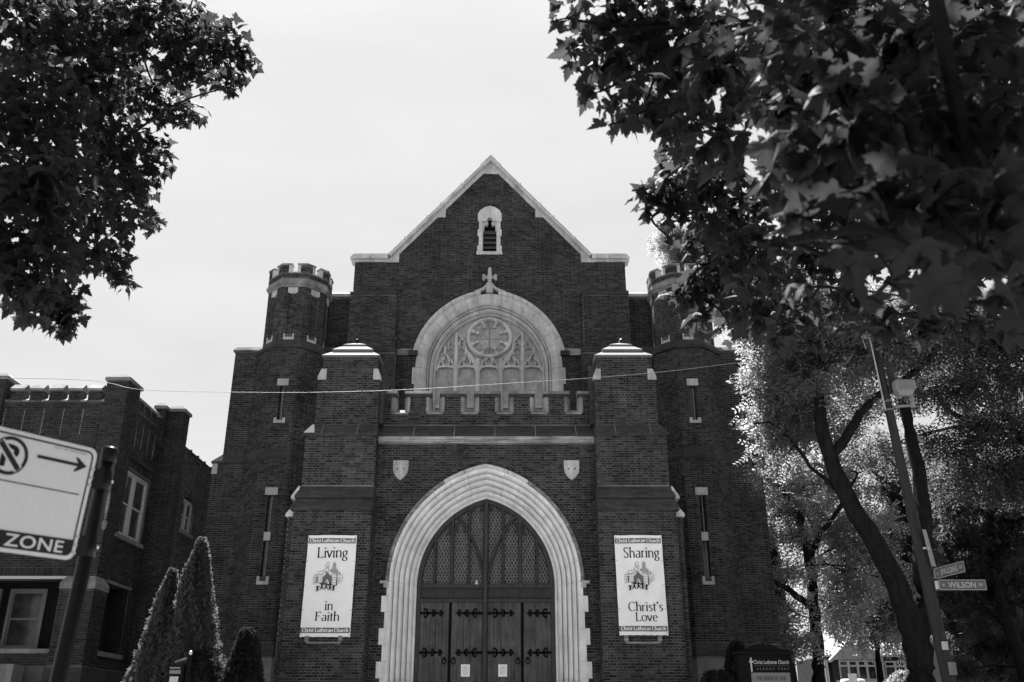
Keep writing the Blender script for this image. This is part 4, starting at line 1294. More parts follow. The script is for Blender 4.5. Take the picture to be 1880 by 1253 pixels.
# --- piers of the front: corner pier and the one at the picture's edge
def bpier(x0, x1, yf, yb, z0, z1, nm='pier', capz=.22, bricked=('f', 'r'), left=False):
    p = part(nm, LB)
    obj('core', MB().box(x0, x1, yf, yb, z0, z1), 'mortar2', p)
    F = Frame(0, yf)
    B2.panel(F, [(x0, max(z0, 3)), (x1, max(z0, 3)), (x1, z1), (x0, z1)], e0=.009, e1=.009)
    F = Frame(x1, 0, 0, 1)
    B2.panel(F, [(yf, max(z0, 3)), (yb, max(z0, 3)), (yb, z1), (yf, z1)])
    if capz:
        o = .06
        rs = [[(x0 - o, yf - o, z), (x1 + o, yf - o, z), (x1 + o, yb + o, z), (x0 - o, yb + o, z)] for z in (z1 + .002, z1 + .10)]
        rs.append([(x0 + .06, yf + .06, z1 + capz), (x1 - .06, yf + .06, z1 + capz), (x1 - .06, yb - .06, z1 + capz), (x0 + .06, yb - .06, z1 + capz)])
        obj('cap_stone', MB().loft(rs), 'found', p)
    return p
bpier(-12.06, XS + .03, 25.98, 26.9, 5.4, 11.08)
bpier(-15.85, -15.08, 25.98, 26.7, 3.0, 11.12)
# lower stage of the corner with its stone block
p = part('corner_buttress', LB)
obj('core', MB().box(-12.24, -11.32, 25.74, 26.62, 0, 4.98), 'mortar2', p)
B2.panel(Frame(0, 25.74), [(-12.24, 3.0), (-11.32, 3.0), (-11.32, 4.98), (-12.24, 4.98)], e0=.009, e1=.009)
B2.panel(Frame(-11.32, 0, 0, 1), [(25.74, 3.0), (26.62, 3.0), (26.62, 4.98), (25.74, 4.98)])
obj('cap_stone', MB().loft([[(x0, y0, z), (x1, y0, z), (x1, y1, z), (x0, y1, z)] for x0, x1, y0, y1, z in ((-12.26, -11.29, 25.71, 26.65, 5.0), (-12.26, -11.29, 25.71, 26.65, 5.16), (-12.20, -11.42, 25.94, 26.58, 5.37))]), 'found', p)
obj('porch_shade_liner', MB().box(-11.80, -11.47, 28.1, 28.44, 3.3, 5.3).box(-11.84, -11.805, 26.5, 28.4, 3.3, 5.3), 'void', LB)  # black boxes added to paint the shade inside the porch opening
obj('plinth', MB().box(-12.28, -11.27, 25.70, 28.9, 0, 2.98), 'dark', p)

# --- merlons along the front and the side
def merlon(F, s0, s1, d0, d1, z0, z1, end_light):
    m_ = part('merlon', LB)
    obj('core', MB().fbox(F, s0, s1, z0, z1, d0, d1), 'mortar2', m_)
    B2.panel(F, [(s0, z0), (s1, z0), (s1, z1), (s0, z1)], d=d1)
    e = .025
    prof = [(d0 - .05, z1 + .004), (d1 + .05, z1 + .004), (d1 + .055, z1 + .07), ((d0 + d1) / 2 + .02, z1 + .25), (d0 - .05, z1 + .07)]
    obj('coping_stone', MB().loft([[F.pt(s, z, d) for d, z in prof] for s in (s0 - e, s1 + e)]), 'trim', m_)
    return m_
x = -14.93
for i in range(5):
    merlon(FF, x, x + .38, -.33, 0, 10.465, 10.80, True)
    g0, g1 = x + .384, x + .572
    # sloping pale sill in each gap
    obj('gap_sill', MB().loft([[FF.pt(s, z, d) for d, z in ((-.33, 10.466), (.02, 10.466), (.03, 10.50), (-.25, 10.66), (-.33, 10.66))] for s in (g0 - .0, g1 + .0)]), 'trim', LB)
    x += .577
obj('gap_sill', MB().loft([[FF.pt(s, z, d) for d, z in ((-.33, 10.466), (.02, 10.466), (.03, 10.50), (-.25, 10.66), (-.33, 10.66))] for s in (-15.06, -14.95)]), 'trim', LB)
# shallow vertical strips under the parapet
for i in range(6):
    xx = -15.0 + i * .577
    obj('pilaster_strip', MB().fbox(FF, xx + .01, xx + .028, 9.45, 10.22, 0, .014), 'grime', LB)
for i in range(4):
    yy = 27.1 + i * .50
    obj('pilaster_strip', MB().fbox(FS, yy, yy + .018, 9.35, 10.2, 0, .014), 'grime', LB)
# --- side wall
side = [(26.1, 0), (YB, 0), (YB, 10.46), (26.1, 10.46)]
hw_ = [(26.78, 6.72), (28.76, 6.72), (28.76, 8.66), (26.78, 8.66)]
hd_ = [(26.85, 3.48), (28.45, 3.48), (28.45, 5.30), (26.85, 5.30)]
obj('side_wall', MB().prism_holes(side, [hw_, hd_], FS, -.35, 0), 'mortar2', LB)
B2.panel(FS, [(26.1, 3), (YB, 3), (YB, 10.46), (26.1, 10.46)], [[(26.78, 6.60), (28.76, 6.60), (28.76, 9.06), (26.78, 9.06)], [(26.85, 3.48), (28.45, 3.48), (28.45, 5.62), (26.85, 5.62)]])
B2.soldier(FS, 26.85, 28.45, 5.40, 5.62)
B2.soldier(FS, 26.78, 28.76, 8.74, 8.97)
obj('lintel', MB().fbox(FS, 26.75, 28.55, 5.31, 5.39, -.35, .03), 'found', LB)
obj('label_mould', MB().fbox(FS, 26.68, 28.86, 8.98, 9.055, -.02, .07).fbox(FS, 26.68, 26.77, 8.55, 8.98, -.02, .05), 'dark', LB)
obj('window_sill', MB().fbox(FS, 26.70, 28.84, 6.60, 6.715, -.3, .07), 'found', LB)
obj('side_sill', MB().fbox(FS, 26.75, 28.55, 3.35, 3.475, -.3, .07), 'found', LB)
sash(LB, FS, 26.79, 27.765, 6.725, 8.65, -.06, .09, 'curtain')
sash(LB, FS, 27.775, 28.75, 6.725, 8.65, -.06, .09, 'curtain')
for i in range(4):
    merlon(FS, 26.97 + i * .56, 26.97 + i * .56 + .43, -.33, 0, 10.465, 10.80, True)
# second pier, wall behind it and the common-brick flank
bpier(XS - .18, XS + .12, YB - .32, YB + .3, 9.9, 11.14)
bpier(XS + .14, XB + .04, YB - .05, YB + .5, 3.0, 11.12)
obj('return_wall', MB().box(XS - .3, XB, YB, YB + .34, 0, 10.3), 'mortar2', LB)
B2.panel(Frame(0, YB), [(XS, 3), (XB, 3), (XB, 10.3), (XS, 10.3)])
flank = [(YB, 0), (44, 0), (44, 10.02), (YB, 10.02)]
wh = [(30.25, 7.50), (31.40, 7.50), (31.40, 8.52), (31.1, 8.64), (30.83, 8.67), (30.55, 8.64), (30.25, 8.52)]
obj('flank_wall', MB().prism_holes(flank, [wh], FB, -.34, 0), 'mortar', LB)
B3.panel(FB, [(YB + .46, 3), (37.5, 3), (37.5, 10.0), (YB + .46, 10.0)], [wh], common=True)
obj('tile_coping', MB().fbox(FB, YB + .5, 44, 10.025, 10.10, -.4, .05), 'dark', LB)
for i in range(9):
    obj('coping_lug', MB().fbox(FB, 30.2 + i * .75, 30.28 + i * .75, 10.10, 10.15, -.3, .06), 'dark', LB)
sash(LB, FB, 30.26, 30.825, 7.51, 8.56, -.08, .07)
sash(LB, FB, 30.835, 31.39, 7.51, 8.56, -.08, .07)
obj('window_sill', MB().fbox(FB, 30.18, 31.48, 7.38, 7.495, -.3, .06), 'found', LB)
# wall lantern on the corner pier, half hidden by the sign pole
wl = part('wall_bracket', LB)
obj('shaft', MB().lathe(-11.42, 25.93, [(.02, 6.9), (.04, 7.0), (.055, 7.3), (.04, 7.62), (.015, 7.75)], 10).lathe(-11.42, 25.93, [(.02, 6.62), (.06, 6.68), (.08, 6.85), (.03, 6.9)], 10), 'grime', wl, True)
obj('conduit', MB().tube([(-11.60, 25.95, 6.6), (-11.60, 25.95, 5.4)], .012, 5).tube([(-11.42, 25.95, 7.7), (-11.42, 25.95, 8.3)], .012, 5), 'grime', wl)
B2.build(LB, 'brick2')
# the paler common brick goes on as one body of pieces
n0 = [o for o in bpy.data.objects if o.name.startswith('brickwork')]
B3.build(LB, 'brick3', single=0)

# =================================================================== banners
def banner(xl, xr, zb, zt, words, label, tilt):
    yb = 23.70
    root = thing('church_banner', ((xl + xr) / 2, yb, (zb + zt) / 2), label, 'banner', 'vinyl banners hung on the porch piers')
    W = xr - xl
    def P3(s, z, d=0.0):
        # slightly slack vinyl: shallow folds that fan from the tied corners
        u = (s - xl) / W; v = (z - zb) / (zt - zb)
        f = .022 * math.sin(6 * u + 5 * v + tilt * 40) * u * (1 - u) * 4 + .016 * math.sin(13 * v + 3 * u) * (1 - abs(2 * u - 1)) + .009 * math.sin(17 * (u - v))
        return (s + tilt * (z - zt) , yb - .03 - f - d, z)
    n, k = 22, 40
    V = []; Fq = []
    for j in range(k + 1):
        for i in range(n + 1):
            u = i / n
            z = zb + (zt - zb) * j / k
            if j == 0: z += .012 * abs(math.sin(u * math.pi * 7))
            V.append(P3(xl + W * u, z))
    for j in range(k):
        for i in range(n):
            a = j * (n + 1) + i
            Fq.append((a, a + 1, a + n + 2, a + n + 1))
    m = np.array(V); o = len(V)
    mb = MB().add(V, Fq)
    back = [(x, y + .004, z) for x, y, z in V]
    mb.add(back, [tuple(reversed(q)) for q in Fq])
    obj('fabric', mb, 'vinyl', root, True, fix=False)
    def patch(name, s0, s1, z0, z1, d, mt, nn=20):
        v = []; f = []
        for i in range(nn + 1):
            s = s0 + (s1 - s0) * i / nn
            v += [P3(s, z0, d), P3(s, z1, d)]
        for i in range(nn):
            f.append((2 * i, 2 * i + 2, 2 * i + 3, 2 * i + 1))
        return obj(name, MB().add(v, f), mt, root, fix=False)
    patch('header_band', xl + .012, xr - .02, zt - .205, zt - .075, .003, 'midink')
    patch('footer_band', xl + .0, xr - .015, zb + .095, zb + .225, .003, 'midink')
    for nm, z0 in (('header_lettering', zt - .176), ('footer_lettering', zb + .124)):
        pen_text(nm, 'Christ Lutheran Church', P3, xl + .045, xr - .05, z0, .115, .007, 'paper', root, .13, .07)
    for txt, c, w, z0, em in words:
        pen_text('lettering', txt, P3, xl + W * c - w / 2, xl + W * c + w / 2, z0, em, .006, 'ink', root)
    # emblem: city buildings, the church and five leaping figures
    ex, ez = xl + W * .455, zb + (zt - zb) * .545
    em = part('emblem', root)
    def poly(pts, mt, d, nm):
        return obj(nm, MB().add([P3(ex + a, ez + b, d + .022) for a, b in pts], [tuple(range(len(pts)))]), mt, em, fix=False)
    poly([(.12, .17), (.22, .17), (.255, .02), (.265, .02), (.265, .25), (.20, .29), (.195, .42), (.17, .44), (.165, .47), (.155, .44), (.145, .47), (.135, .44), (.12, .42), (.115, .31), (.09, .28)], 'lightink', .004, 'tower')
    ln_ = MB()
    def line(a, b, w=.008):
        dx, dz = b[0] - a[0], b[1] - a[1]
        l = math.hypot(dx, dz); nx, nz = -dz / l * w / 2, dx / l * w / 2
        ln_.add([P3(ex + q[0] + t * nx, ez + q[1] + t * nz, .016) for q in (a, b) for t in (-1, 1)], [(0, 1, 3, 2)])
    for pl in ([(-.34, -.10), (-.34, .12), (-.24, .14), (-.24, .22), (-.16, .23), (-.08, .26), (-.055, .40), (-.01, .46), (.02, .44), (.02, .2)], [(-.24, .14), (-.02, .2)], [(-.12, .22), (0, .23)], [(.06, .22), (.14, .24), (.2, .2)],
               [(.26, .2), (.30, .2), (.30, .14), (.38, .14), (.40, -.02)], [(-.055, .40), (.01, .28)], [(-.06, .28), (.02, .36)], [(.27, .06), (.38, .07)], [(.29, .04), (.29, -.08)], [(.32, .04), (.32, -.06)], [(.35, .04), (.35, -.05)], [(-.28, .1), (-.29, -.1)]):
        for i in range(len(pl) - 1): line(pl[i], pl[i + 1])
    for i in range(5):
        for j in range(4):
            x = -.31 + i * .048; z = -.06 + j * .062
            line((x, z), (x + .006, z + .03), .014)
            if i < 4:
                x = .10 + i * .04
                line((x, z), (x, z + .028), .013)
    obj('line_drawing', ln_, 'midink', em, fix=False)
    bl = MB()
    for (a, b, c_, d_) in ((.06, .235, .10, .26), (.24, -.12, .265, .10), (.30, .15, .325, .18), (-.255, -.06, -.235, .10), (-.035, .14, -.02, .23)):
        bl.add([P3(ex + a, ez + b, .02), P3(ex + c_, ez + b, .02), P3(ex + c_, ez + d_, .02), P3(ex + a, ez + d_, .02)], [(0, 1, 2, 3)])
    obj('dark_blocks', bl, 'ink', em, fix=False)
    poly([(-.11, -.10), (-.07, -.10), (-.055, -.05), (-.015, .02), (.0, .04), (.02, .02), (.06, -.05), (.07, -.10), (.12, -.10), (.125, .08), (.07, .13), (.005, .20), (-.06, .13), (-.115, .08)], 'midink', .006, 'church_shape')
    poly([(-.012, .08), (.012, .08), (.012, .15), (-.012, .15)], 'paper', .007, 'church_window')
    fg = MB()
    def limb(a, b, w):
        dx, dz = b[0] - a[0], b[1] - a[1]
        l = math.hypot(dx, dz); nx, nz = -dz / l * w / 2, dx / l * w / 2
        fg.add([P3(ex + q[0] + t * nx * s_, ez + q[1] + t * nz * s_, .036) for q, s_ in ((a, 1.2), (b, .7)) for t in (-1, 1)], [(0, 1, 3, 2)])
    for i, (x, z, h, ph_) in enumerate(((-.215, -.185, .8, .5), (-.115, -.12, 1.15, 1.9), (-.01, -.11, 1.2, 3.1), (.09, -.13, 1.15, 4.2), (.185, -.17, .9, 5.6))):
        k_ = .055 * h
        limb((x, z - k_ * .6), (x + .004 * (i - 2), z + k_ * .55), .040)
        fg.add([P3(ex + x + .004 * (i - 2) + .016 * math.cos(t), ez + z + k_ * .95 + .02 * math.sin(t), .036) for t in [2 * math.pi * q / 8 for q in range(8)]], [tuple(range(8))])
        limb((x, z + k_ * .4), (x - k_ * 1.1, z + k_ * (.6 + .4 * math.sin(ph_))), .022)
        limb((x, z + k_ * .4), (x + k_ * 1.1, z + k_ * (.6 + .4 * math.cos(ph_))), .022)
        limb((x, z - k_ * .5), (x - k_ * (.55 + .3 * math.sin(ph_)), z - k_ * 1.7), .026)
        limb((x, z - k_ * .5), (x + k_ * (.55 - .3 * math.cos(ph_)), z - k_ * 1.55), .026)
    obj('leaping_figures', fg, 'ink', em, fix=False)
    for i in range(5):
        for s in (xl + .03, xr - .03):
            z = zb + .05 + (zt - zb - .1) * i / 4
            q = P3(s, z, .004)
            obj('eyelet', MB().add([(q[0] + .012 * math.cos(t), q[1], q[2] + .012 * math.sin(t)) for t in [2 * math.pi * a / 8 for a in range(8)]], [tuple(range(8))]), 'midink', root, fix=False)
    return root
banner(-5.175, -3.945, 3.57, 6.05, [('Living', .53, .78, 5.49, .36), ('in', .53, .21, 4.215, .30), ('Faith', .52, .60, 3.955, .30)], 'white vinyl banner reading Living in Faith on the pier beside the left turret', 0.006)
banner(2.60, 3.80, 3.61, 6.05, [('Sharing', .55, .92, 5.49, .35), ("Christ's", .57, .87, 4.19, .30), ('Love', .58, .55, 3.95, .29)], "white vinyl banner reading Sharing Christ's Love on the other pier", -0.012)

# =================================================================== no-parking sign and its pole, near the camera
TR = Vector((-1.7282, 3.75, 2.6616)); wv = Vector((0.53003, 0.84766, 0.02328)); dv = Vector((-0.09236, 0.08500, -0.99209)); nv = Vector((0.84293, -0.52369, -0.12334))
def SP(s, t, d=0.0):
    """sign plane: s to the right of its right edge (negative inside), t down from the top edge"""
    p = TR + wv * s + dv * t + nv * d
    return (p.x, p.y, p.z)
def SPz(s, z, d=0.0):
    return SP(s, -z, d)
SW, SH = .62, .455
sg = thing('parking_sign', SP(-SW / 2, SH / 2), 'reflective no-parking tow zone sign with an arrow, bolted to the black pole', 'sign')
def rrect(x0, x1, y0, y1, r, n=5):
    out = []
    for cx, cy, a0 in ((x1 - r, y0 + r, -90), (x1 - r, y1 - r, 0), (x0 + r, y1 - r, 90), (x0 + r, y0 + r, 180)):
        for i in range(n + 1):
            a = math.radians(a0 + 90 * i / n)
            out.append((cx + r * math.cos(a), cy + r * math.sin(a)))
    return out
def flat(name, pts, d, mt, par=None):
    return obj(name, MB().add([SP(a, b, d) for a, b in pts], [tuple(range(len(pts)))]), mt, par or sg, fix=False)
pl = rrect(-SW, 0, 0, SH, .035)
obj('panel', MB().loft([[SP(a, b, d) for a, b in pl] for d in (-.003, 0)]), 'signwhite', sg)
def ringpoly(name, outer, innr, d, mt):
    n = len(outer)
    obj(name, MB().add([SP(a, b, d) for a, b in outer] + [SP(a, b, d) for a, b in innr], [(i, (i + 1) % n, n + (i + 1) % n, n + i) for i in range(n)]), mt, sg, fix=False)
ringpoly('border', rrect(-SW + .015, -.015, .015, SH - .015, .028), rrect(-SW + .022, -.022, .022, SH - .022, .022), .0012, 'signink')
cc = (-.362, .100)
c1 = [(cc[0] + .074 * math.cos(t), cc[1] + .074 * math.sin(t)) for t in [2 * math.pi * i / 36 for i in range(36)]]
c2 = [(cc[0] + .060 * math.cos(t), cc[1] + .060 * math.sin(t)) for t in [2 * math.pi * i / 36 for i in range(36)]]
ringpoly('prohibition_ring', c1, c2, .0016, 'signink')
text_on('letter_p', 'P', SPz, cc[0] - .032, cc[0] + .036, -(cc[1] + .044), -(cc[1] - .044), .0012, 'ink', sg, bold=.03)
a = math.radians(45)
q = .0075
flat('slash_edge', [(cc[0] - .047 + .012, cc[1] - .047 - .012), (cc[0] + .047 + .012, cc[1] + .047 - .012), (cc[0] + .047 - .012, cc[1] + .047 + .012), (cc[0] - .047 - .012, cc[1] - .047 + .012)], .0018, 'signwhite')
flat('slash', [(cc[0] - .046 + q, cc[1] - .046 - q), (cc[0] + .046 + q, cc[1] + .046 - q), (cc[0] + .046 - q, cc[1] + .046 + q), (cc[0] - .046 - q, cc[1] - .046 + q)], .0022, 'signink')
flat('arrow_shaft', [(-.253, .073), (-.07, .073), (-.07, .086), (-.253, .086)], .0012, 'signink')
flat('arrow_head', [(-.092, .051), (-.080, .051), (-.036, .0795), (-.080, .108), (-.092, .108), (-.072, .0795)], .0015, 'signink')
text_on('lettering', 'CITY OF CHICAGO', SPz, -.192, -.049, -.0345, -.0265, .0012, 'signink', sg, spacing=1.15)
flat('dividing_line', [(-.575, .193), (-.042, .193), (-.042, .1975), (-.575, .1975)], .0012, 'signink')
bandp = [(-SW + .018, .375), (-.018, .375), (-.018, .422)] + [(x, y) for x, y in rrect(-SW + .018, -.018, .3, SH - .018, .025)[6:18]] + [(-SW + .018, .422)]
flat('tow_zone_band', bandp, .0014, 'signink')
text_on('lettering', 'TOW ZONE', SPz, -.545, -.057, -.4315, -.384, .0020, 'signwhite', sg, bold=.012, spacing=1.05)
# pole, leaning a little, with the brackets that carry the sign
ax = TR + wv * .072 + nv * -.028
PR = .0305
top = ax - dv * .018
foot = ax + dv * ((ax.z) / -dv.z)
sp = thing('sign_pole', (foot.x, foot.y, 0), 'leaning glossy black steel pole with capped top that carries the parking sign', 'pole')
obj('tube', MB().tube([foot, ax + dv * 1.2, top], PR, 20), 'blackpaint', sp, True)
obj('cap', MB().tube([top + dv * .055, top - dv * .004, top - dv * .008], [PR + .0025, PR + .0025, PR - .006], 20), 'blackpaint', sp, True)
for t in (.085, .36):
    br = part('bracket', sp)
    c = ax + dv * t
    obj('band', MB().tube([c - dv * .012, c + dv * .07], PR + .003, 20), 'blackpaint', br, True)
    mb = MB()
    for s0, s1 in ((-.014, .05),):
        mb.loft([[SP(s0, t - .01, -.003), SP(s1, t - .01, -.003), SP(s1, t + .075, -.003), SP(s0, t + .075, -.003)], [SP(s0, t - .01, -.009), SP(s1, t - .01, -.009), SP(s1, t + .075, -.009), SP(s0, t + .075, -.009)]])
    obj('plate', mb, 'blackpaint', br)
    for tt in (.0, .035, .065):
        mb = MB()
        p = Vector(SP(-.006, t + tt, .004))
        mb.tube([p - nv * .008, p + nv * .003], .0055, 8)
        obj('bolt', mb, 'steel', br)
    p = ax + dv * (t + .03) + wv * (PR + .004)
    obj('bolt', MB().tube([p, p + wv * .01], .006, 8), 'steel', br)

# =================================================================== timber pole at the street corner
FPL = Vector((8.78, 19.5, 0))
def pole_pt(z):
    return Vector((8.78 - .055 * z, 19.5, z))
up = thing('utility_pole', (8.78, 19.5, 0), 'leaning weathered timber pole at the corner with a floodlight and street signs', 'pole')
obj('timber', MB().tube([pole_pt(z) for z in (0, 2.5, 5, 7.5, 9.75)], [.150, .135, .115, .096, .078], 14), 'polewood', up, True)
for z in (8.22, 8.02):
    obj('steel_strap', MB().tube([pole_pt(z - .02), pole_pt(z + .02)], .104, 14), 'cap', up)
obj('conduit', MB().tube([pole_pt(z) + Vector((-.115, -.08, 0)) for z in (8.0, 9.0, 9.7)], .018, 6), 'steel', up)
mb = MB()
for r_, dz, n in ((.16, 0, 14), (.12, .02, 12), (.09, -.02, 12), (.05, .05, 9)):
    c = pole_pt(9.85) + Vector((-.16, -.1, dz))
    mb.tube([c + Vector((r_ * math.cos(2 * math.pi * i / n), .04 * math.sin(4 * math.pi * i / n), r_ * .85 * math.sin(2 * math.pi * i / n))) for i in range(n + 1)], .009, 5)
mb.tube([pole_pt(9.7) + Vector((-.1, -.08, 0)), pole_pt(9.75) + Vector((-.3, -.1, -.0)), pole_pt(9.45) + Vector((-.26, -.1, 0))], .009, 5)
obj('wire_coil', mb, 'steel', up)
obj('branched_bracket', MB().tube([pole_pt(8.4) + Vector((.08, -.1, 0)), pole_pt(9.0) + Vector((.16, -.1, 0)), pole_pt(9.5) + Vector((.26, -.1, 0))], [.04, .035, .025], 6).tube([pole_pt(9.0) + Vector((.16, -.1, 0)), pole_pt(9.2) + Vector((.42, -.1, 0))], .015, 5), 'polewood', up)
fl = thing('floodlight', (8.75, 19.3, 8.2), 'grey finned floodlight on an arm high on the timber pole', 'floodlight')
c0 = pole_pt(8.10)
obj('arm', MB().tube([c0 + Vector((.12, -.02, 0)), c0 + Vector((.50, -.10, .0))], .032, 8).tube([c0 + Vector((.50, -.1, -.05)), c0 + Vector((.50, -.1, .20))], .052, 10), 'lamp', fl)
mb = MB()
hx, hy, hz = c0.x + .32, 19.36, 8.30
rg = lambda k, z: [(hx + a * k, hy + b * k, hz + z + b * .10) for a, b in ((-.22, -.19), (.22, -.19), (.22, .19), (-.22, .19))]
mb.loft([rg(.62, .0), rg(.92, .13), rg(1.0, .16), rg(1.0, .30), rg(.8, .36)])
obj('housing', mb, 'lamp', fl)
for i in range(7):
    x = hx - .17 + i * .055
    obj('cooling_fin', MB().box(x, x + .014, hy - .205, hy - .10, hz + .10, hz + .30), 'lamp', fl)
obj('lead_wire', MB().tube([(hx - .16, hy - .1, hz + .1), (hx - .24, hy - .2, hz - .1), (c0.x + .13, 19.35, 8.0)], .008, 5), 'cable', fl)

def street_blade(name, label, p0, dirv, w, h, txt, small, tail):
    root = thing(name, (p0.x, p0.y, p0.z), label, 'street sign', 'street name signs on the corner pole')
    up_ = Vector((0, 0, 1)); nn = Vector((dirv.y, -dirv.x, 0)).normalized()
    def Pq(s, z, d=0.0):
        q_ = p0 + dirv * s + up_ * z + nn * d
        return (q_.x, q_.y, q_.z)
    mb = MB().loft([[Pq(0, 0, d), Pq(w, 0, d), Pq(w, h, d), Pq(0, h, d)] for d in (-.006, .006)])
    obj('blade', mb, 'blade', root)
    e = .010
    mb = MB()
    for a, b, c_, d_ in ((0, w, 0, e), (0, w, h - e, h), (0, e, e, h - e), (w - e, w, e, h - e)):
        mb.add([Pq(a, c_, .0068), Pq(b, c_, .0068), Pq(b, d_, .0068), Pq(a, d_, .0068)], [(0, 1, 2, 3)])
    obj('rim', mb, 'lightink', root, fix=False)
    text_on('lettering', txt, Pq, w * .20, w * .78, h * .22, h * .78, .009, 'bladetext', root, bold=.012)
    text_on('lettering', small, Pq, w * .065, w * .12, h * .30, h * .62, .009, 'bladetext', root, bold=.01)
    text_on('lettering', tail, Pq, w * .84, w * .94, h * .34, h * .70, .009, 'bladetext', root, bold=.01)
    obj('bracket', MB().loft([[Pq(-.07, h * .1, d), Pq(.03, h * .1, d), Pq(.03, h * .9, d), Pq(-.07, h * .9, d)] for d in (-.02, -.007)]), 'steel', root)
    return root
street_blade('street_sign', 'long street sign reading W Wilson Av, lower of the two on the pole', Vector((8.69, 19.32, 4.125)), Vector((1, .0, 0)), .96, .205, 'WILSON', 'W', 'AV')
street_blade('street_sign', 'street sign reading N Spaulding Av, turned along the side street', Vector((8.66, 19.32, 4.345)), Vector((.16, -.987, 0)), .98, .21, 'SPAULDING', 'N', 'AV')
bp = thing('pole_sign', (8.72, 19.3, 4.9), 'tall blank pale metal sign seen edgeways on the timber pole', 'sign')
obj('panel', MB().loft([[(8.60, 19.30, 4.60), (8.74, 19.40, 4.60), (8.66, 19.40, 5.36), (8.535, 19.30, 5.36)], [(8.60, 19.31, 4.60), (8.74, 19.41, 4.60), (8.66, 19.41, 5.36), (8.535, 19.31, 5.36)]]), 'lamp', bp)
obj('strap', MB().box(8.50, 8.62, 19.32, 19.36, 4.95, 4.99), 'steel', bp)
for z, w, h, lb in ((3.05, .13, .16, 'small pale flyer stapled to the timber pole below the street signs'), (2.62, .16, .24, 'taller torn flyer stapled to the timber pole near the bottom')):
    c = pole_pt(z)
    fy = thing('flyer', (c.x, c.y - .18, z), lb, 'flyer')
    obj('sheet', MB().loft([[(c.x + u * w / 2 + (.05 if z < 3 else 0), c.y - .182 + abs(u) * .02, z + t * h / 2) for u in (-1, 0, 1)] for t in (-1, 0, 1)], cap=False, closed=False), 'midink' if z < 3 else 'lightink', fy, fix=False)

# overhead cable that crosses the church front
cb = MB()
cpts = [Vector(p) for p in ((-24, 21, 9.5), (-16, 20.5, 9.15), (-10.14, 20, 8.93), (-8.47, 20, 8.68), (-6.1, 20, 8.615), (-4.23, 20, 8.62), (-2.24, 20, 8.69), (-0.2, 20.1, 8.86), (1.91, 20.3, 9.08), (3.66, 20.8, 9.42), (5.51, 21.6, 9.94), (7.66, 22.4, 10.52), (9.92, 22.6, 11.1))]
def catmull(p, n=8):
    out = []
    for i in range(len(p) - 1):
        a = p[max(0, i - 1)]; b = p[i]; c = p[i + 1]; d = p[min(len(p) - 1, i + 2)]
        for k in range(n):
            t = k / n
            out.append(.5 * ((2 * b) + (c - a) * t + (2 * a - 5 * b + 4 * c - d) * t * t + (3 * b - a - 3 * c + d) * t ** 3))
    out.append(p[-1]); return out
cb.tube(catmull(cpts), .0055, 6)
c_ = obj('overhead_cable', cb, 'cable', None, True)
tag(c_, 'pale overhead cable sagging across the front of the church', 'cable')

# =================================================================== church notice board, low at the right of the porch
nb = thing('notice_board', (5.25, 20.5, 0), 'black church notice board with scalloped top by the right pier', 'notice board')
FN = Frame(0, 20.5)
prof = [(4.72, 1.2), (5.86, 1.2), (5.86, 3.03), (5.80, 3.05)] + [(5.29 + x, z) for x, z in ((.42, 3.06), (.30, 3.10), (.20, 3.155), (.12, 3.175), (.04, 3.16), (.02, 3.22), (-.02, 3.22), (-.04, 3.16), (-.12, 3.175), (-.20, 3.155), (-.30, 3.10), (-.42, 3.06))] + [(4.78, 3.05), (4.72, 3.03)]
obj('cabinet', MB().prism(prof, FN, -.22, 0), 'iron', nb)
obj('cornice', MB().fbox(FN, 4.69, 5.89, 2.965, 3.02, -.24, .05), 'iron', nb)
for x in (4.72, 5.80):
    obj('post', MB().box(x, x + .10, 20.52, 20.62, 0, 1.2), 'iron', nb)
obj('side_rail', MB().fbox(FN, 4.73, 4.95, 1.3, 2.95, 0, .05), 'iron', nb)
obj('side_rail', MB().fbox(FN, 5.81, 5.855, 1.3, 2.95, 0, .05), 'iron', nb)
N3 = lambda s, z, d=0.0: FN.pt(s, z, d)
text_on('lettering', 'Christ Lutheran Church', N3, 5.06, 5.80, 2.77, 2.85, .006, 'bladetext', nb, bold=.012)
text_on('lettering', 'ALBANY PARK', N3, 5.11, 5.80, 2.655, 2.70, .006, 'midink', nb, spacing=1.7)
obj('rule', MB().fbox(FN, 5.06, 5.80, 2.735, 2.739, 0, .006), 'midink', nb)
obj('cross_emblem', MB().fbox(FN, 4.99, 5.025, 2.62, 2.90, 0, .006).fbox(FN, 4.965, 5.05, 2.80, 2.835, .0, .0065), 'bladetext', nb)
obj('letter_panel', MB().fbox(FN, 4.985, 5.80, 1.45, 2.60, 0, .008), 'midink', nb)
text_on('lettering', 'THIS SUNDAY AT 10:30', N3, 5.09, 5.70, 2.445, 2.535, .010, 'ink', nb, bold=.01)

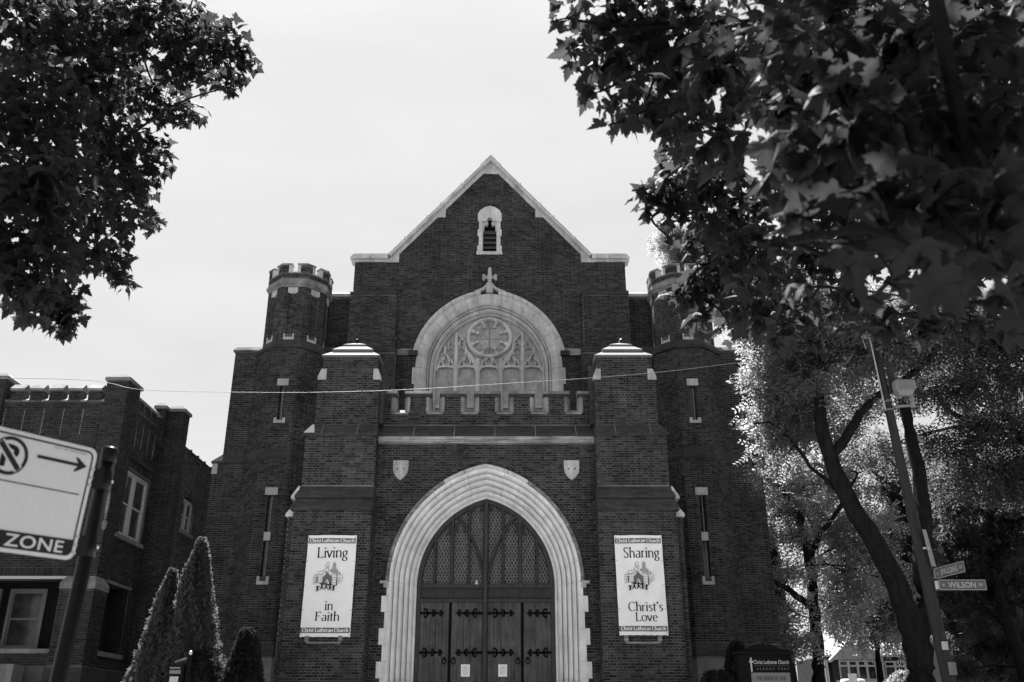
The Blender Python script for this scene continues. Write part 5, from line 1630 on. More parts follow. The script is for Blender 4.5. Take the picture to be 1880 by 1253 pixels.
# information box on a post in front of the arborvitae
ib = thing('information_box', (-6.62, 19.6, 0), 'small dark information box on a ball-topped post before the arborvitae', 'box')
obj('post', MB().box(-6.50, -6.42, 19.56, 19.64, 0, 2.88), 'iron', ib)
obj('ball_finial', MB().lathe(-6.46, 19.6, [(.01, 2.88), (.03, 2.90), (.038, 2.93), (.03, 2.96), (.01, 2.975)], 10), 'steel', ib, True)
obj('case', MB().box(-6.84, -6.53, 19.50, 19.70, 2.1, 2.70), 'iron', ib)
obj('lid', MB().loft([[(-6.72, 19.46, 2.745), (-6.50, 19.46, 2.815), (-6.50, 19.74, 2.815), (-6.72, 19.74, 2.745)], [(-6.72, 19.46, 2.755), (-6.50, 19.46, 2.84), (-6.50, 19.74, 2.84), (-6.72, 19.74, 2.755)]]), 'cap', ib)
FIb = Frame(0, 19.5)
text_on('lettering', 'Residential', FIb.pt, -6.80, -6.60, 2.625, 2.665, .003, 'bladetext', ib)
obj('leaflet', MB().fbox(FIb, -6.78, -6.61, 2.15, 2.48, 0, .006), 'lightink', ib)
obj('leaflet_panel', MB().fbox(FIb, -6.80, -6.58, 2.53, 2.60, 0, .004), 'midink', ib)

# =================================================================== vegetation
# crowns as lumps (x, y, z, radius)
LUMP_L = [(-4.88, 7.5, 8.1, 0.665), (-4.93, 8.5, 9.13, 0.631), (-4.1, 8, 8.69, 0.505), (-3.81, 8.5, 9.09, 0.41), (-3.18, 8, 8.43, 0.324), (-3.02, 8.2, 8.34, 0.251), (-3.49, 8.6, 8.51, 0.249), (-3.06, 8.2, 7.97, 0.13), (-3.81, 8.6, 8.59, 0.281), (-4.38, 7, 6.8, 0.597), (-4.47, 8, 7.89, 0.461), (-4.53, 9, 8.59, 0.388), (-4.1, 9, 8.36, 0.289), (-3.65, 8.8, 8.09, 0.162), (-4.46, 8.5, 7.48, 0.416), (-4.25, 9, 7.82, 0.283), (-4.05, 9, 7.53, 0.174), (-4.23, 7, 6.04, 0.576), (-4.31, 8, 6.55, 0.41), (-4.27, 8.6, 6.99, 0.324), (-4.2, 9, 7.31, 0.216), (-4.03, 9, 6.81, 0.17), (-4.09, 8.5, 6.46, 0.229), (-4.22, 7.2, 5.5, 0.455), (-4.2, 8, 5.93, 0.319), (-4.08, 8.4, 5.96, 0.233), (-3.9, 8.4, 5.71, 0.132), (-4.32, 7.5, 5.16, 0.293), (-4.27, 8, 5.4, 0.219), (-4.26, 8, 5.09, 0.144), (-4.38, 7.8, 5.14, 0.161), (-4.18, 8, 5.23, 0.129), (-4.36, 7.2, 5.18, 0.236)]
LUMP_L2 = [(-7.8, 9.21, 5.51, 0.79), (-8.09, 6.56, 11.79, 0.6), (-9.98, 4.3, 7.86, 0.71), (-7.42, 8.54, 5.24, 0.61), (-6.08, 6.77, 7.54, 0.86), (-9.1, 7.35, 6.46, 0.9), (-10.04, 9.47, 8.18, 0.77), (-6.38, 5.2, 5.62, 0.55), (-6.01, 5.73, 6.0, 0.88), (-10.24, 5.39, 10.94, 0.63), (-9.87, 8.61, 5.57, 0.81), (-6.88, 4.52, 6.02, 0.58), (-9.72, 6.22, 5.11, 0.86), (-11.11, 6.36, 6.18, 0.62), (-6.03, 6.66, 6.52, 0.68), (-9.91, 8.17, 11.02, 0.59), (-9.49, 7.48, 9.37, 0.89), (-7.19, 9.72, 6.76, 0.53), (-8.03, 4.66, 5.83, 0.69), (-7.89, 9.16, 7.81, 0.68), (-9.32, 5.8, 5.28, 0.56), (-9.19, 6.47, 11.66, 0.55), (-6.68, 6.66, 7.38, 0.74), (-8.24, 5.59, 11.55, 0.53), (-7.55, 5.41, 10.9, 0.54), (-7.51, 6.35, 11.73, 0.74), (-10.53, 4.68, 8.01, 0.58), (-11.2, 7.7, 9.75, 0.7), (-9.86, 7.81, 6.22, 0.6), (-9.36, 6.91, 9.82, 0.79), (-8.66, 6.11, 7.22, 0.69), (-8.64, 4.98, 6.25, 0.72), (-8.22, 5.95, 4.65, 0.75), (-6.62, 5.48, 11.28, 0.89), (-7.82, 8.75, 8.54, 0.89), (-10.18, 8.63, 10.72, 0.72), (-10.59, 4.1, 10.24, 0.64), (-7.19, 5.02, 7.26, 0.88), (-6.98, 4.75, 6.69, 0.75), (-7.27, 5.08, 11.34, 0.8)]
LUMP_R = [(0.34, 4.6, 5.7, 0.12), (0.45, 4.6, 5.46, 0.152), (0.6, 5, 6.08, 0.205), (0.56, 4.6, 5.15, 0.139), (0.7, 4.8, 5.54, 0.21), (0.62, 4.5, 4.84, 0.114), (0.84, 4.8, 5.2, 0.154), (0.89, 5, 5.98, 0.259), (1.04, 5, 5.71, 0.273), (1.01, 5.2, 5.39, 0.166), (1.12, 4.6, 5.63, 0.273), (1.13, 4.2, 4.97, 0.274), (1.12, 4.8, 5.08, 0.204), (1.13, 5.6, 5.4, 0.125), (1.21, 4.4, 4.72, 0.217), (1.09, 6.5, 5.59, 0.133), (1.23, 6.6, 5.48, 0.143), (1.29, 6.6, 5.79, 0.136), (1.35, 6.2, 5.68, 0.163), (1.44, 6.6, 5.63, 0.216), (1.53, 6, 5.45, 0.248), (1.26, 6.6, 5.25, 0.088), (1.6, 6.8, 5.44, 0.192), (1.68, 6.2, 5.24, 0.293), (1.74, 7, 5.28, 0.222), (1.6, 7, 5.03, 0.192), (1.85, 7, 4.98, 0.251), (1.41, 7, 4.9, 0.155), (1.62, 7.2, 4.82, 0.158), (1.85, 7.2, 4.71, 0.129), (1.91, 6.5, 4.6, 0.252), (1.77, 6, 4.76, 0.298), (1.92, 6, 4.2, 0.154), (1.24, 3.66, 4.77, 0.27), (1.13, 3.17, 3.98, 0.215), (0.99, 2.81, 3.43, 0.155), (0.9, 2.44, 3.01, 0.099), (1.32, 3.05, 4.16, 0.29), (1.17, 2.68, 3.52, 0.227), (1.03, 2.32, 3.02, 0.142), (1.02, 2.32, 2.86, 0.077), (0.97, 2.44, 2.87, 0.058), (1.59, 2.93, 4.06, 0.3), (1.43, 2.68, 3.5, 0.245), (1.23, 2.32, 3.0, 0.158), (1.11, 2.2, 2.76, 0.073), (1.91, 2.93, 4.06, 0.3), (1.7, 2.68, 3.5, 0.245), (1.42, 2.32, 3.0, 0.158), (1.32, 2.32, 2.82, 0.092), (1.47, 2.44, 2.83, 0.072), (0.99, 2.81, 2.98, 0.04), (1.17, 2.56, 2.85, 0.033), (3.03, 8.5, 8.51, 0.679), (3.74, 9, 9.57, 0.735), (3.47, 8.5, 7.69, 0.659), (2.91, 8, 6.68, 0.494), (4.31, 9, 8.91, 0.784), (4.0, 8.5, 7.2, 0.647), (3.33, 8, 6.11, 0.429), (2.68, 7.5, 5.55, 0.298), (5.16, 9, 9.24, 0.793), (4.65, 8.5, 7.55, 0.715), (4.1, 8, 6.24, 0.485), (5.92, 9, 9.07, 0.789), (5.38, 8.5, 7.34, 0.709), (4.76, 8, 6.05, 0.428), (3.47, 7.5, 5.49, 0.223), (4.04, 7.5, 5.38, 0.222), (2.34, 7.5, 5.16, 0.195), (3.03, 7.5, 5.22, 0.171), (4.56, 7.5, 5.27, 0.245), (3.41, 7, 4.88, 0.118), (2.12, 7.2, 4.71, 0.12), (2.93, 7.5, 5.0, 0.174), (3.15, 7.2, 4.79, 0.176), (3.66, 7.5, 4.9, 0.193), (3.89, 7.2, 4.77, 0.185), (4.26, 7.2, 4.77, 0.194), (1.16, 2.7, 2.87, 0.039), (1.41, 2.7, 2.87, 0.046), (1.54, 2.6, 2.82, 0.047), (2.58, 7.4, 4.96, 0.162)]
LUMP_R2 = [(5.88, -1.11, 5.43, 0.69), (1.42, 2.58, 8.09, 0.63), (7.8, 4.05, 4.92, 0.68), (7.33, 5.23, 4.93, 0.63), (5.3, -0.72, 4.95, 0.86), (3.23, 3.0, 8.81, 0.82), (4.17, 0.37, 7.95, 0.75), (5.45, 0.11, 7.77, 0.82), (1.54, 4.66, 7.77, 0.9), (6.98, 0.88, 4.17, 0.75), (3.59, 1.0, 5.99, 0.85), (6.6, 0.78, 3.92, 0.75), (6.79, -0.54, 5.19, 0.54), (8.22, 0.18, 7.06, 0.66), (6.18, -1.29, 7.46, 0.75), (2.64, 2.2, 7.44, 0.66), (5.58, 4.56, 5.58, 0.69), (4.47, 1.06, 4.65, 0.63), (5.45, 4.91, 4.01, 0.54), (1.02, 1.23, 8.02, 0.73), (3.72, 2.2, 8.99, 0.87), (6.16, 4.56, 5.68, 0.59), (4.26, 1.59, 8.37, 0.74), (2.97, 1.33, 8.64, 0.74), (7.87, -0.39, 7.28, 0.89), (1.92, 2.55, 8.13, 0.72), (4.84, 1.36, 8.84, 0.73), (6.33, 1.51, 4.62, 0.72), (4.67, -2.09, 7.03, 0.57), (3.77, 1.35, 4.43, 0.74), (7.72, 6.02, 5.78, 0.76), (4.3, 2.38, 8.99, 0.54), (3.4, 1.81, 8.92, 0.66), (8.16, 1.02, 6.07, 0.59), (4.47, 5.38, 5.34, 0.66), (5.3, -0.47, 6.92, 0.54), (5.93, 4.52, 8.39, 0.64), (6.56, 2.89, 5.42, 0.66), (1.67, 1.37, 7.02, 0.82), (5.11, -1.92, 6.67, 0.62), (5.25, 0.77, 8.22, 0.69), (1.79, -0.14, 7.06, 0.65), (0.42, 0.37, 5.42, 0.75), (3.81, 0.92, 4.22, 0.83), (7.56, 4.49, 7.65, 0.61), (3.09, 1.12, 8.34, 0.6), (4.87, 2.99, 7.42, 0.6), (3.43, 2.0, 3.46, 0.83), (4.68, 5.21, 9.18, 0.91), (-2.09, 5.68, 11.67, 1.13), (3.77, 4.01, 9.39, 0.73), (0.93, 1.1, 11.46, 0.83), (-0.66, 3.34, 9.81, 0.99), (2.12, 5.56, 9.06, 0.9), (1.29, 3.18, 10.39, 0.99), (1.73, 8.44, 11.21, 0.86), (2.9, 8.59, 11.6, 0.75), (2.89, 2.83, 12.27, 1.04), (-1.61, 5.33, 10.06, 0.98), (4.35, 6.54, 10.82, 1.09), (0.81, 2.5, 12.28, 1.13), (-0.67, 2.77, 10.68, 0.77), (2.76, 2.67, 9.45, 0.78), (2.7, 8.97, 11.19, 0.76), (0.83, 2.38, 9.87, 0.88), (3.47, 5.13, 9.75, 0.95), (4.32, 1.55, 10.4, 1.03), (3.47, 6.56, 12.23, 0.98), (-1.36, 6.37, 10.75, 0.93), (4.71, 2.78, 9.6, 1.02), (5.37, 3.98, 10.8, 0.84), (-1.4, 5.54, 11.25, 0.72), (4.41, 5.18, 10.99, 0.76), (1.2, 4.33, 10.14, 0.85), (2.35, 4.01, 12.68, 1.12), (-0.65, 5.58, 11.85, 1.08), (-1.36, 4.32, 11.56, 0.91), (-0.89, 5.05, 10.6, 0.89), (2.39, 4.08, 9.27, 1.1), (-0.13, 5.06, 12.46, 1.01), (-1.97, 3.44, 11.3, 0.88), (2.61, 6.56, 11.97, 1.09), (0.05, 7.64, 11.51, 0.95), (0.95, 2.62, 11.6, 0.76), (-1.43, 4.14, 11.32, 0.8), (2.4, 6.08, 9.3, 0.75), (-1.15, 5.49, 11.62, 0.87), (2.08, 4.45, 10.19, 0.72), (-1.41, 4.85, 11.13, 0.88), (0.9, 6.4, 9.22, 0.76), (-0.08, 5.38, 9.2, 1.07), (3.6, 5.48, 10.59, 0.82), (-1.72, 4.73, 11.18, 1.04), (-1.67, 5.9, 10.47, 0.72), (2.86, 2.19, 8.02, 0.67), (0.01, 0.9, 9.54, 0.62), (1.58, 1.48, 9.45, 0.95), (-0.63, 3.91, 8.22, 0.78), (3.5, -1.0, 7.56, 0.65), (2.93, 0.67, 9.49, 0.65), (2.09, 0.67, 7.07, 0.68), (3.5, 0.52, 8.01, 0.68), (3.63, 2.58, 8.19, 0.69), (1.43, 0.94, 9.73, 0.92), (0.5, 0.96, 8.39, 0.81), (0.27, -0.2, 8.92, 0.96), (1.29, 0.83, 8.61, 0.81), (0.01, 1.06, 6.77, 0.57), (1.36, 0.73, 7.04, 0.89), (-0.24, 3.57, 9.16, 0.83), (1.3, 1.74, 9.72, 0.91), (3.5, 0.35, 7.5, 0.81), (0.63, 1.98, 6.96, 0.72), (1.83, 1.95, 9.73, 0.93), (3.15, 0.06, 9.04, 0.63), (-0.6, -0.49, 9.13, 0.95), (1.11, 1.09, 6.67, 0.67), (2.71, -0.73, 8.59, 0.88), (1.26, 2.32, 9.44, 0.8), (4.16, 1.96, 8.91, 0.86), (2.64, 2.74, 8.92, 0.83), (-0.35, 4.18, 7.57, 0.92), (1.78, 1.82, 9.78, 0.84), (1.64, -1.77, 8.61, 0.78), (0.6, -0.6, 5.2, 0.8), (1.8, -1.2, 5.0, 0.9), (-0.4, 0.4, 5.9, 0.7), (2.8, -0.2, 4.6, 0.8), (1.2, 0.6, 5.4, 0.6), (2.2, 0.5, 4.4, 0.5), (0.2, -2, 5.4, 0.9), (2.0, -2.6, 5.2, 0.9)]  # out-of-frame crown, thickened overhead with lumps added to shade the near leaves
LUMP_A = [(6.57, 21, 10.68, 0.673), (6.88, 21, 10.83, 0.944), (7.86, 21, 11.13, 1.085), (6.68, 22, 9.76, 0.717), (7.03, 21.5, 9.72, 0.946), (7.82, 20.6, 9.8, 0.913), (8.59, 20.4, 10.14, 0.911), (6.93, 23, 8.93, 0.707), (7.06, 22.5, 8.77, 0.831), (6.88, 23.5, 7.9, 0.511), (8.88, 22.3, 9.43, 0.625), (6.71, 21, 11.73, 0.822), (6.68, 21.5, 11.51, 0.557), (6.98, 22, 10.51, 0.558)]
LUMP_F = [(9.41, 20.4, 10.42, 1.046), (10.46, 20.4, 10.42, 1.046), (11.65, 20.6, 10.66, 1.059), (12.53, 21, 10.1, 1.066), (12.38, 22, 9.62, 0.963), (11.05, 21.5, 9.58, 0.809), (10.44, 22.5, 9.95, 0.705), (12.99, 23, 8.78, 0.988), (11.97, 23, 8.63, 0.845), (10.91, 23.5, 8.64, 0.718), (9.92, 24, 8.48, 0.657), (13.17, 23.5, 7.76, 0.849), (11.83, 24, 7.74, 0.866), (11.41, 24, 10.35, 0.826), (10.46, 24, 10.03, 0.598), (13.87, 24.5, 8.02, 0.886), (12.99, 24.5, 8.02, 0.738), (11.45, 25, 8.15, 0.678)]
LUMP_B = [(12.23, 32, 12.0, 0.987), (13.21, 32, 13.26, 0.901), (11.12, 32, 11.8, 0.886), (11.77, 32, 10.78, 0.778), (9.04, 30, 8.73, 0.806), (9.0, 30, 7.3, 0.703), (9.92, 31, 8.4, 1.011), (11.31, 31.5, 7.95, 1.113), (8.7, 29.8, 6.06, 0.482), (8.58, 29.6, 4.87, 0.673), (11.09, 31.5, 6.31, 1.091), (9.93, 31, 6.95, 0.812), (12.38, 32, 7.68, 1.032), (12.35, 32, 6.21, 0.921), (8.32, 29.6, 4.07, 0.499), (10.56, 31.5, 5.08, 0.806), (9.9, 31, 9.72, 1.027), (11.54, 32, 9.79, 1.058)]
LUMP_C = [(12.75, 34, 5.36, 0.87), (13.62, 34, 5.92, 0.875), (12.1, 34, 4.8, 0.672), (13.83, 34.5, 4.85, 0.682), (13.31, 34, 6.5, 0.881)]
LUMP_D = [(14.07, 33, 9.34, 1.082), (14.8, 33, 8.45, 1.169), (13.61, 33, 7.67, 0.965), (14.57, 33, 7.1, 0.959), (15.11, 33, 10.24, 0.994), (13.95, 33, 10.45, 0.797), (13.13, 27, 7.53, 0.96), (14.18, 27, 8.01, 1.128), (15.01, 27, 7.36, 1.118), (13.45, 27.5, 6.34, 0.881), (14.54, 27.5, 6.19, 1.118), (12.81, 28, 5.16, 0.641), (13.72, 28, 4.85, 0.797), (14.83, 28, 4.85, 0.957), (14.49, 28.5, 3.52, 0.716), (13.75, 28.5, 3.83, 0.448), (14.84, 28.5, 2.92, 0.789), (13.52, 29, 3.1, 0.386)]
LUMP_E = [(7.95, 38, 22.03, 1.061), (9.03, 38, 21.32, 1.38), (7.5, 38, 22.8, 0.559), (7.21, 38, 22.31, 0.456), (9.91, 38, 19.93, 1.487), (10.82, 38, 21.6, 1.761), (9.94, 38, 23.03, 1.274), (8.66, 38, 23.03, 0.892)]
LEAF_OUT = [(0.0, 0.0), (0.16, -0.10), (0.33, -0.10), (0.25, 0.06), (0.42, 0.08), (0.60, 0.30), (0.44, 0.32), (0.40, 0.42), (0.23, 0.40), (0.27, 0.56), (0.17, 0.60), (0.14, 0.74), (0.0, 1.0)]
def leaf_template():
    half = LEAF_OUT
    out = half + [(-x, y) for x, y in reversed(half[1:-1])]
    v = [(x, y, -0.30 * abs(x) - 0.26 * y * y + 0.10 * x * y) for x, y in out]
    v.append((0.0, 0.34, 0.03))
    n = len(out)
    f = [(i, (i + 1) % n, n) for i in range(n)]
    return np.array(v), np.array(f)
LV, LF = leaf_template()

def frames_from(tip, nrm):
    """rotation matrices with columns (side, tip, normal)"""
    tip = tip / np.linalg.norm(tip, axis=1, keepdims=True)
    side = np.cross(tip, nrm); side /= np.linalg.norm(side, axis=1, keepdims=True) + 1e-9
    n2 = np.cross(side, tip)
    return np.stack([side, tip, n2], axis=2)

def in_lumps(lumps, n, rs, shell=0.5):
    r = np.array([l[3] for l in lumps]); w = r ** 2.2; w /= w.sum()
    k = rs.choice(len(lumps), n, p=w)
    d = rs.normal(size=(n, 3)); d /= np.linalg.norm(d, axis=1, keepdims=True)
    q = rs.uniform(0, 1, n) ** shell
    c = np.array([l[:3] for l in lumps])[k]
    return c + d * (r[k] * q)[:, None], c, k

def limb(mb, pts, r0, r1, n=7, jig=0.0):
    p = catmull([Vector(q) for q in pts], 4)
    if jig:
        p = [q + Vector((rnd.uniform(-jig, jig), rnd.uniform(-jig, jig), rnd.uniform(-jig, jig) * .5)) if 0 < i < len(p) - 1 else q for i, q in enumerate(p)]
    mb.tube(p, [r0 + (r1 - r0) * i / (len(p) - 1) for i in range(len(p))], n if r0 < .09 else 18, True, .035 if r0 > .09 else 0)
    return p

def twigs_to(mb, hubs, lumps, r0, r1, per, rs):
    """branches from the nearest limb point into every lump, with twigs inside it"""
    H = [Vector(h) for h in hubs]
    for x, y, z, r in lumps:
        c = Vector((x, y, z))
        h = min(H, key=lambda q: (q - c).length + (1.5 if q.z > c.z + .3 else 0))
        m = (h + c) / 2 + Vector((rnd.uniform(-.12, .12), rnd.uniform(-.12, .12), rnd.uniform(.05, .25) * (h - c).length * .3))
        p = catmull([h, m, c], 4)
        mb.tube(p, [r0 + (r1 - r0) * i / (len(p) - 1) for i in range(len(p))], 5)
        H.append(m)
        for _ in range(per):
            d = Vector((rnd.gauss(0, 1), rnd.gauss(0, 1), rnd.gauss(-.1, .8))).normalized() * r * rnd.uniform(.6, 1.0)
            mb.tube([c, c + d * .5 + Vector((0, 0, .06 * r)), c + d], [r1, r1 * .7, r1 * .35], 3, cap=False)

def maple(name, label, trunk, limbs, lumps, lumps2, n1, n2, size, seed):
    base = (trunk[0][0], trunk[0][1], 0)
    root = thing(name, base, label, 'tree', 'maples over the near pavement')
    rs = np.random.RandomState(seed)
    tb = MB(); hubs = [tuple(q) for q in limb(tb, trunk, .26, .15, 12, .02)[8:]]
    obj('trunk', tb, 'bark', root, True)
    for l in limbs:
        lm = MB(); hubs += [tuple(q) for q in limb(lm, l, .055, .018, 7, .03)[3:]]
        obj('limb', lm, 'bark', root, True)
    tw = MB(); twigs_to(tw, hubs, lumps, .016, .007, 6, rs)
    twigs_to(tw, hubs, lumps2, .03, .01, 3, rs)
    stuff(obj('twigs', tw, 'bark', root, fix=False))
    pts = []; outd = []
    for lm, n in ((lumps, n1), (lumps2, n2)):
        p, c, k = in_lumps(lm, n, rs)
        pts.append(p); outd.append(p - c)
    P_ = np.vstack(pts); D = np.vstack(outd); n = len(P_)
    D /= np.linalg.norm(D, axis=1, keepdims=True) + 1e-9
    tip = D * .7 + rs.normal(size=(n, 3)) * .55 + np.array([0, 0, -.75])
    nrm = rs.normal(size=(n, 3)) * .55 + np.array([0, 0, 1.0])
    M = frames_from(tip, nrm)
    S = size * rs.uniform(.62, 1.25, n)
    # the leaves that show largest: in front of the lens and nearest
    cam_p = np.array([0, 0, 1.6]); a = math.radians(22.5)
    q = P_ - cam_p
    dep = q[:, 1] * math.cos(a) + q[:, 2] * math.sin(a)
    uu = q[:, 0] / dep; vv = (q[:, 2] * math.cos(a) - q[:, 1] * math.sin(a)) / dep
    vis = (dep > .5) & (np.abs(uu) < .55) & (np.abs(vv) < .365)
    score = np.where(vis, S / np.maximum(dep, .1), 0)
    near = np.argsort(-score)[:300]
    me = bpy.data.meshes.new('leaf')
    me.from_pydata([tuple(v) for v in LV], [], [tuple(int(i) for i in f) for f in LF])
    me.materials.append(MAT['maple'])
    b = Vector(base)
    for i in near:
        o = bpy.data.objects.new('leaf', me)
        R3 = Matrix([list(M[i][r]) for r in range(3)])
        o.matrix_local = Matrix.LocRotScale(Vector(P_[i]) - b, R3.to_quaternion(), Vector((S[i],) * 3))
        o.parent = root
        o.matrix_local = Matrix.LocRotScale(Vector(P_[i]) - b, R3.to_quaternion(), Vector((S[i],) * 3))
        COL.objects.link(o)
    keep = np.ones(n, bool); keep[near] = False
    bend = rs.uniform(.3, 1.8, n)
    V = np.repeat(LV[None], n, 0).copy()
    V[:, :, 2] *= bend[:, None]
    V[:, :, 0] *= rs.uniform(.85, 1.15, n)[:, None]
    V = np.einsum('nij,nkj->nki', M, V * S[:, None, None]) + P_[:, None, :]
    V = V[keep]; n = len(V)
    F = LF[None] + (np.arange(n) * len(LV))[:, None, None]
    stuff(np_mesh('foliage', V.reshape(-1, 3), F.reshape(-1, 3), 'maple', root))
    return root

maple('maple_tree', 'maple at the left with toothed leaves hanging over the brick flats', [(-8.3, 7.6, 0), (-8.25, 7.6, 2.5), (-8.1, 7.6, 4.6), (-7.9, 7.5, 7.5), (-7.8, 7.4, 10)],
      [[(-8.15, 7.6, 4.2), (-7.0, 7.6, 5.4), (-5.6, 7.7, 6.0), (-4.5, 8.0, 5.7)], [(-8.05, 7.6, 5.4), (-6.6, 7.6, 7.2), (-5.2, 8.0, 8.2), (-3.9, 8.3, 8.7), (-3.2, 8.2, 8.5)],
       [(-8.0, 7.6, 6.2), (-6.8, 7.4, 7.4), (-5.2, 7.5, 7.6), (-4.2, 8.4, 7.4)], [(-7.9, 7.5, 7.4), (-6.5, 7.0, 9.4), (-5.0, 7.4, 9.8)], [(-7.9, 7.5, 7), (-9.5, 7, 9), (-10.8, 6.5, 9.6)], [(-8, 7.5, 6.5), (-8.6, 5.5, 8.2), (-8.2, 3.6, 8.8)]],
      LUMP_L, LUMP_L2, 5300, 4200, .118, 21)
maple('maple_tree', 'nearest maple at the right, big blurred leaves hanging over the corner', [(3.9, 2.0, 0), (3.85, 2.0, 1.8), (3.7, 2.05, 3.2), (3.6, 2.1, 5.4), (3.6, 2.2, 7.6)],
      [[(3.75, 2.0, 2.9), (3.1, 2.6, 4.0), (2.3, 3.4, 4.9), (1.6, 4.4, 5.5), (0.8, 4.8, 5.8)], [(3.7, 2.05, 3.3), (3.0, 3.6, 4.3), (2.4, 5.2, 5.0), (1.7, 6.6, 5.4)], [(3.72, 2.0, 3.1), (2.9, 2.4, 3.7), (2.0, 2.7, 3.6), (1.3, 2.7, 3.2)],
       [(3.6, 2.1, 5), (5.2, 2.6, 6.4), (6.8, 3, 6.8)], [(3.6, 2.1, 5.2), (3.6, 4.2, 7.0), (3.9, 6, 7.6)], [(3.6, 2.1, 5), (3.9, .6, 6.4), (4.2, -1, 6.8)]],
      LUMP_R, LUMP_R2, 10400, 12000, .125, 33)

# ------------------------------------------------------------------ trees across the street: fine sprays of leaflets
def spray_tree(name, label, cat_group, limbs, lumps, n, m, seed, leaflet=(.062, .026), pairs=4, length=.22, droop=.5, dia=.3, twigs_per=14, shell=.45):
    base = (limbs[0][0][0][0], limbs[0][0][0][1], 0)
    root = thing(name, base, label, 'tree', cat_group)
    rs = np.random.RandomState(seed)
    hubs = []
    for i, (pl, r0, r1) in enumerate(limbs):
        mb = MB(); p = limb(mb, pl, r0, r1, 10 if i == 0 else 7, .04)
        hubs += [tuple(q) for q in p[len(p) // 3:]]
        obj('trunk' if i == 0 else 'limb', mb, 'bark', root, True)
    tw = MB(); twigs_to(tw, hubs, lumps, .034, .012, twigs_per, rs)
    stuff(obj('twigs', tw, 'bark', root, fix=False))
    P_, c, k = in_lumps(lumps, n, rs, shell)
    # gather the sprays in clumps so that gaps open between them
    nc = max(8, n // 36)
    C_, cc_, _ = in_lumps(lumps, nc, rs, shell)
    j = rs.randint(0, nc, n)
    P_ = C_[j] + np.clip(rs.normal(size=(n, 3)), -1.5, 1.5) * np.array([.25, .25, .075]) * (length / .26)
    D = rs.normal(size=(n, 3)) * .7 + np.array([0, 0, -droop])
    ctr = np.array([l[:3] for l in lumps]).mean(0)
    nrm = rs.normal(size=(n, 3)) * .45 + np.array([0, 0, 1.0])
    M = frames_from(D, nrm)
    L0, W0 = leaflet
    T = []
    for a in range(pairs):
        y = length * (a + .5) / pairs
        for s in (-1, 1):
            bx, by = 0, y
            tx, ty = s * L0 * .85, y + L0 * .5
            mx0, my0 = s * L0 * .42 - s * W0 * .25, y + L0 * .25 + W0 * .45
            mx1, my1 = s * L0 * .42 + s * W0 * .25, y + L0 * .25 - W0 * .45
            z = -.25 * y
            T.append([(bx, by, z), (mx1, my1, z - .006), (tx, ty, z - .02), (mx0, my0, z - .006)])
    T = np.array(T).reshape(-1, 3)
    sc = rs.uniform(.7, 1.3, n)
    V = np.einsum('nij,nkj->nki', M, T[None] * sc[:, None, None]) + P_[:, None, :]
    V += rs.normal(size=V.shape) * .004
    F = np.arange(n * len(T)).reshape(-1, 4)
    stuff(np_mesh('foliage', V.reshape(-1, 3), F, m, root))
    return root

GT = 'trees along the side street'
spray_tree('locust_tree', 'large locust tree with a forked dark trunk behind the timber pole', GT,
  [([(9.12, 22, 0), (9.13, 22, 1.6), (9.15, 22, 2.8), (9.08, 21.95, 3.7), (8.75, 21.8, 4.85), (8.07, 21.5, 6.13), (7.51, 21.3, 7.51), (7.41, 21.2, 8.7), (7.61, 21.2, 10.04), (7.59, 21, 11.6)], .37, .07),
   ([(7.51, 21.3, 7.45), (8.07, 21.2, 8.08), (8.67, 21, 8.84), (9.29, 20.8, 9.11), (10.15, 20.5, 9.9), (11.17, 20.3, 11.4)], .13, .05),
   ([(9.2, 22.05, 2.4), (9.38, 22.1, 3.6), (9.68, 22.2, 5.05), (10.06, 22.4, 6.92), (10.08, 22.6, 8.8), (9.92, 22.6, 9.99), (9.9, 22.5, 12.4)], .27, .07),
   ([(8.07, 21.5, 6.2), (7.3, 22, 7.4), (6.6, 22, 8.4), (6.0, 22, 8.5)], .06, .02)],
  LUMP_A, 8500, 'locust', 41, leaflet=(.105, .046), length=.36)
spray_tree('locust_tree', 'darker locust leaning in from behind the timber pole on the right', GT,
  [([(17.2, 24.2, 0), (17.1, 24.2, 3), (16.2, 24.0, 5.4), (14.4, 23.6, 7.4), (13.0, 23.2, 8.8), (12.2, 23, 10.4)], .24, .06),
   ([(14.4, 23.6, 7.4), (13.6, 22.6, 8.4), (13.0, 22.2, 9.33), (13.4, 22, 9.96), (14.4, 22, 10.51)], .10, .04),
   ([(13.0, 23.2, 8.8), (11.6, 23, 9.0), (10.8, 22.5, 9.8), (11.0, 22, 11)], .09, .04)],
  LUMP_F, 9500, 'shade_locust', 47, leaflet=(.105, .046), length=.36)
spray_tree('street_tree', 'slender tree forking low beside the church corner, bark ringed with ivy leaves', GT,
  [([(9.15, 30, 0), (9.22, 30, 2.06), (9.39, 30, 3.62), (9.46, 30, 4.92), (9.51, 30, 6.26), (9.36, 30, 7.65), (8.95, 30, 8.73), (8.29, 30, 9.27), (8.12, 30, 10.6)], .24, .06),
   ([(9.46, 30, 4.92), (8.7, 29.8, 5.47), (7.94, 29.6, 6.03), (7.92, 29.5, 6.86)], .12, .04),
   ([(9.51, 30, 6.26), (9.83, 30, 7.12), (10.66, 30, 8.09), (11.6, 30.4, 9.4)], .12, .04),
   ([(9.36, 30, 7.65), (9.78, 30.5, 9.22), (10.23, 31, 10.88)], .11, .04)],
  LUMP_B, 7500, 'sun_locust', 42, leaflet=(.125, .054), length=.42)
spray_tree('street_tree', 'small thin-trunked tree further along the kerb, before the gabled house', GT,
  [([(12.55, 34, 0), (12.61, 34, 2.13), (12.72, 34, 3.36), (12.79, 34, 4.8), (13.22, 34, 6.5)], .15, .05)],
  LUMP_C, 5000, 'sun_locust', 43, leaflet=(.13, .055), length=.42)
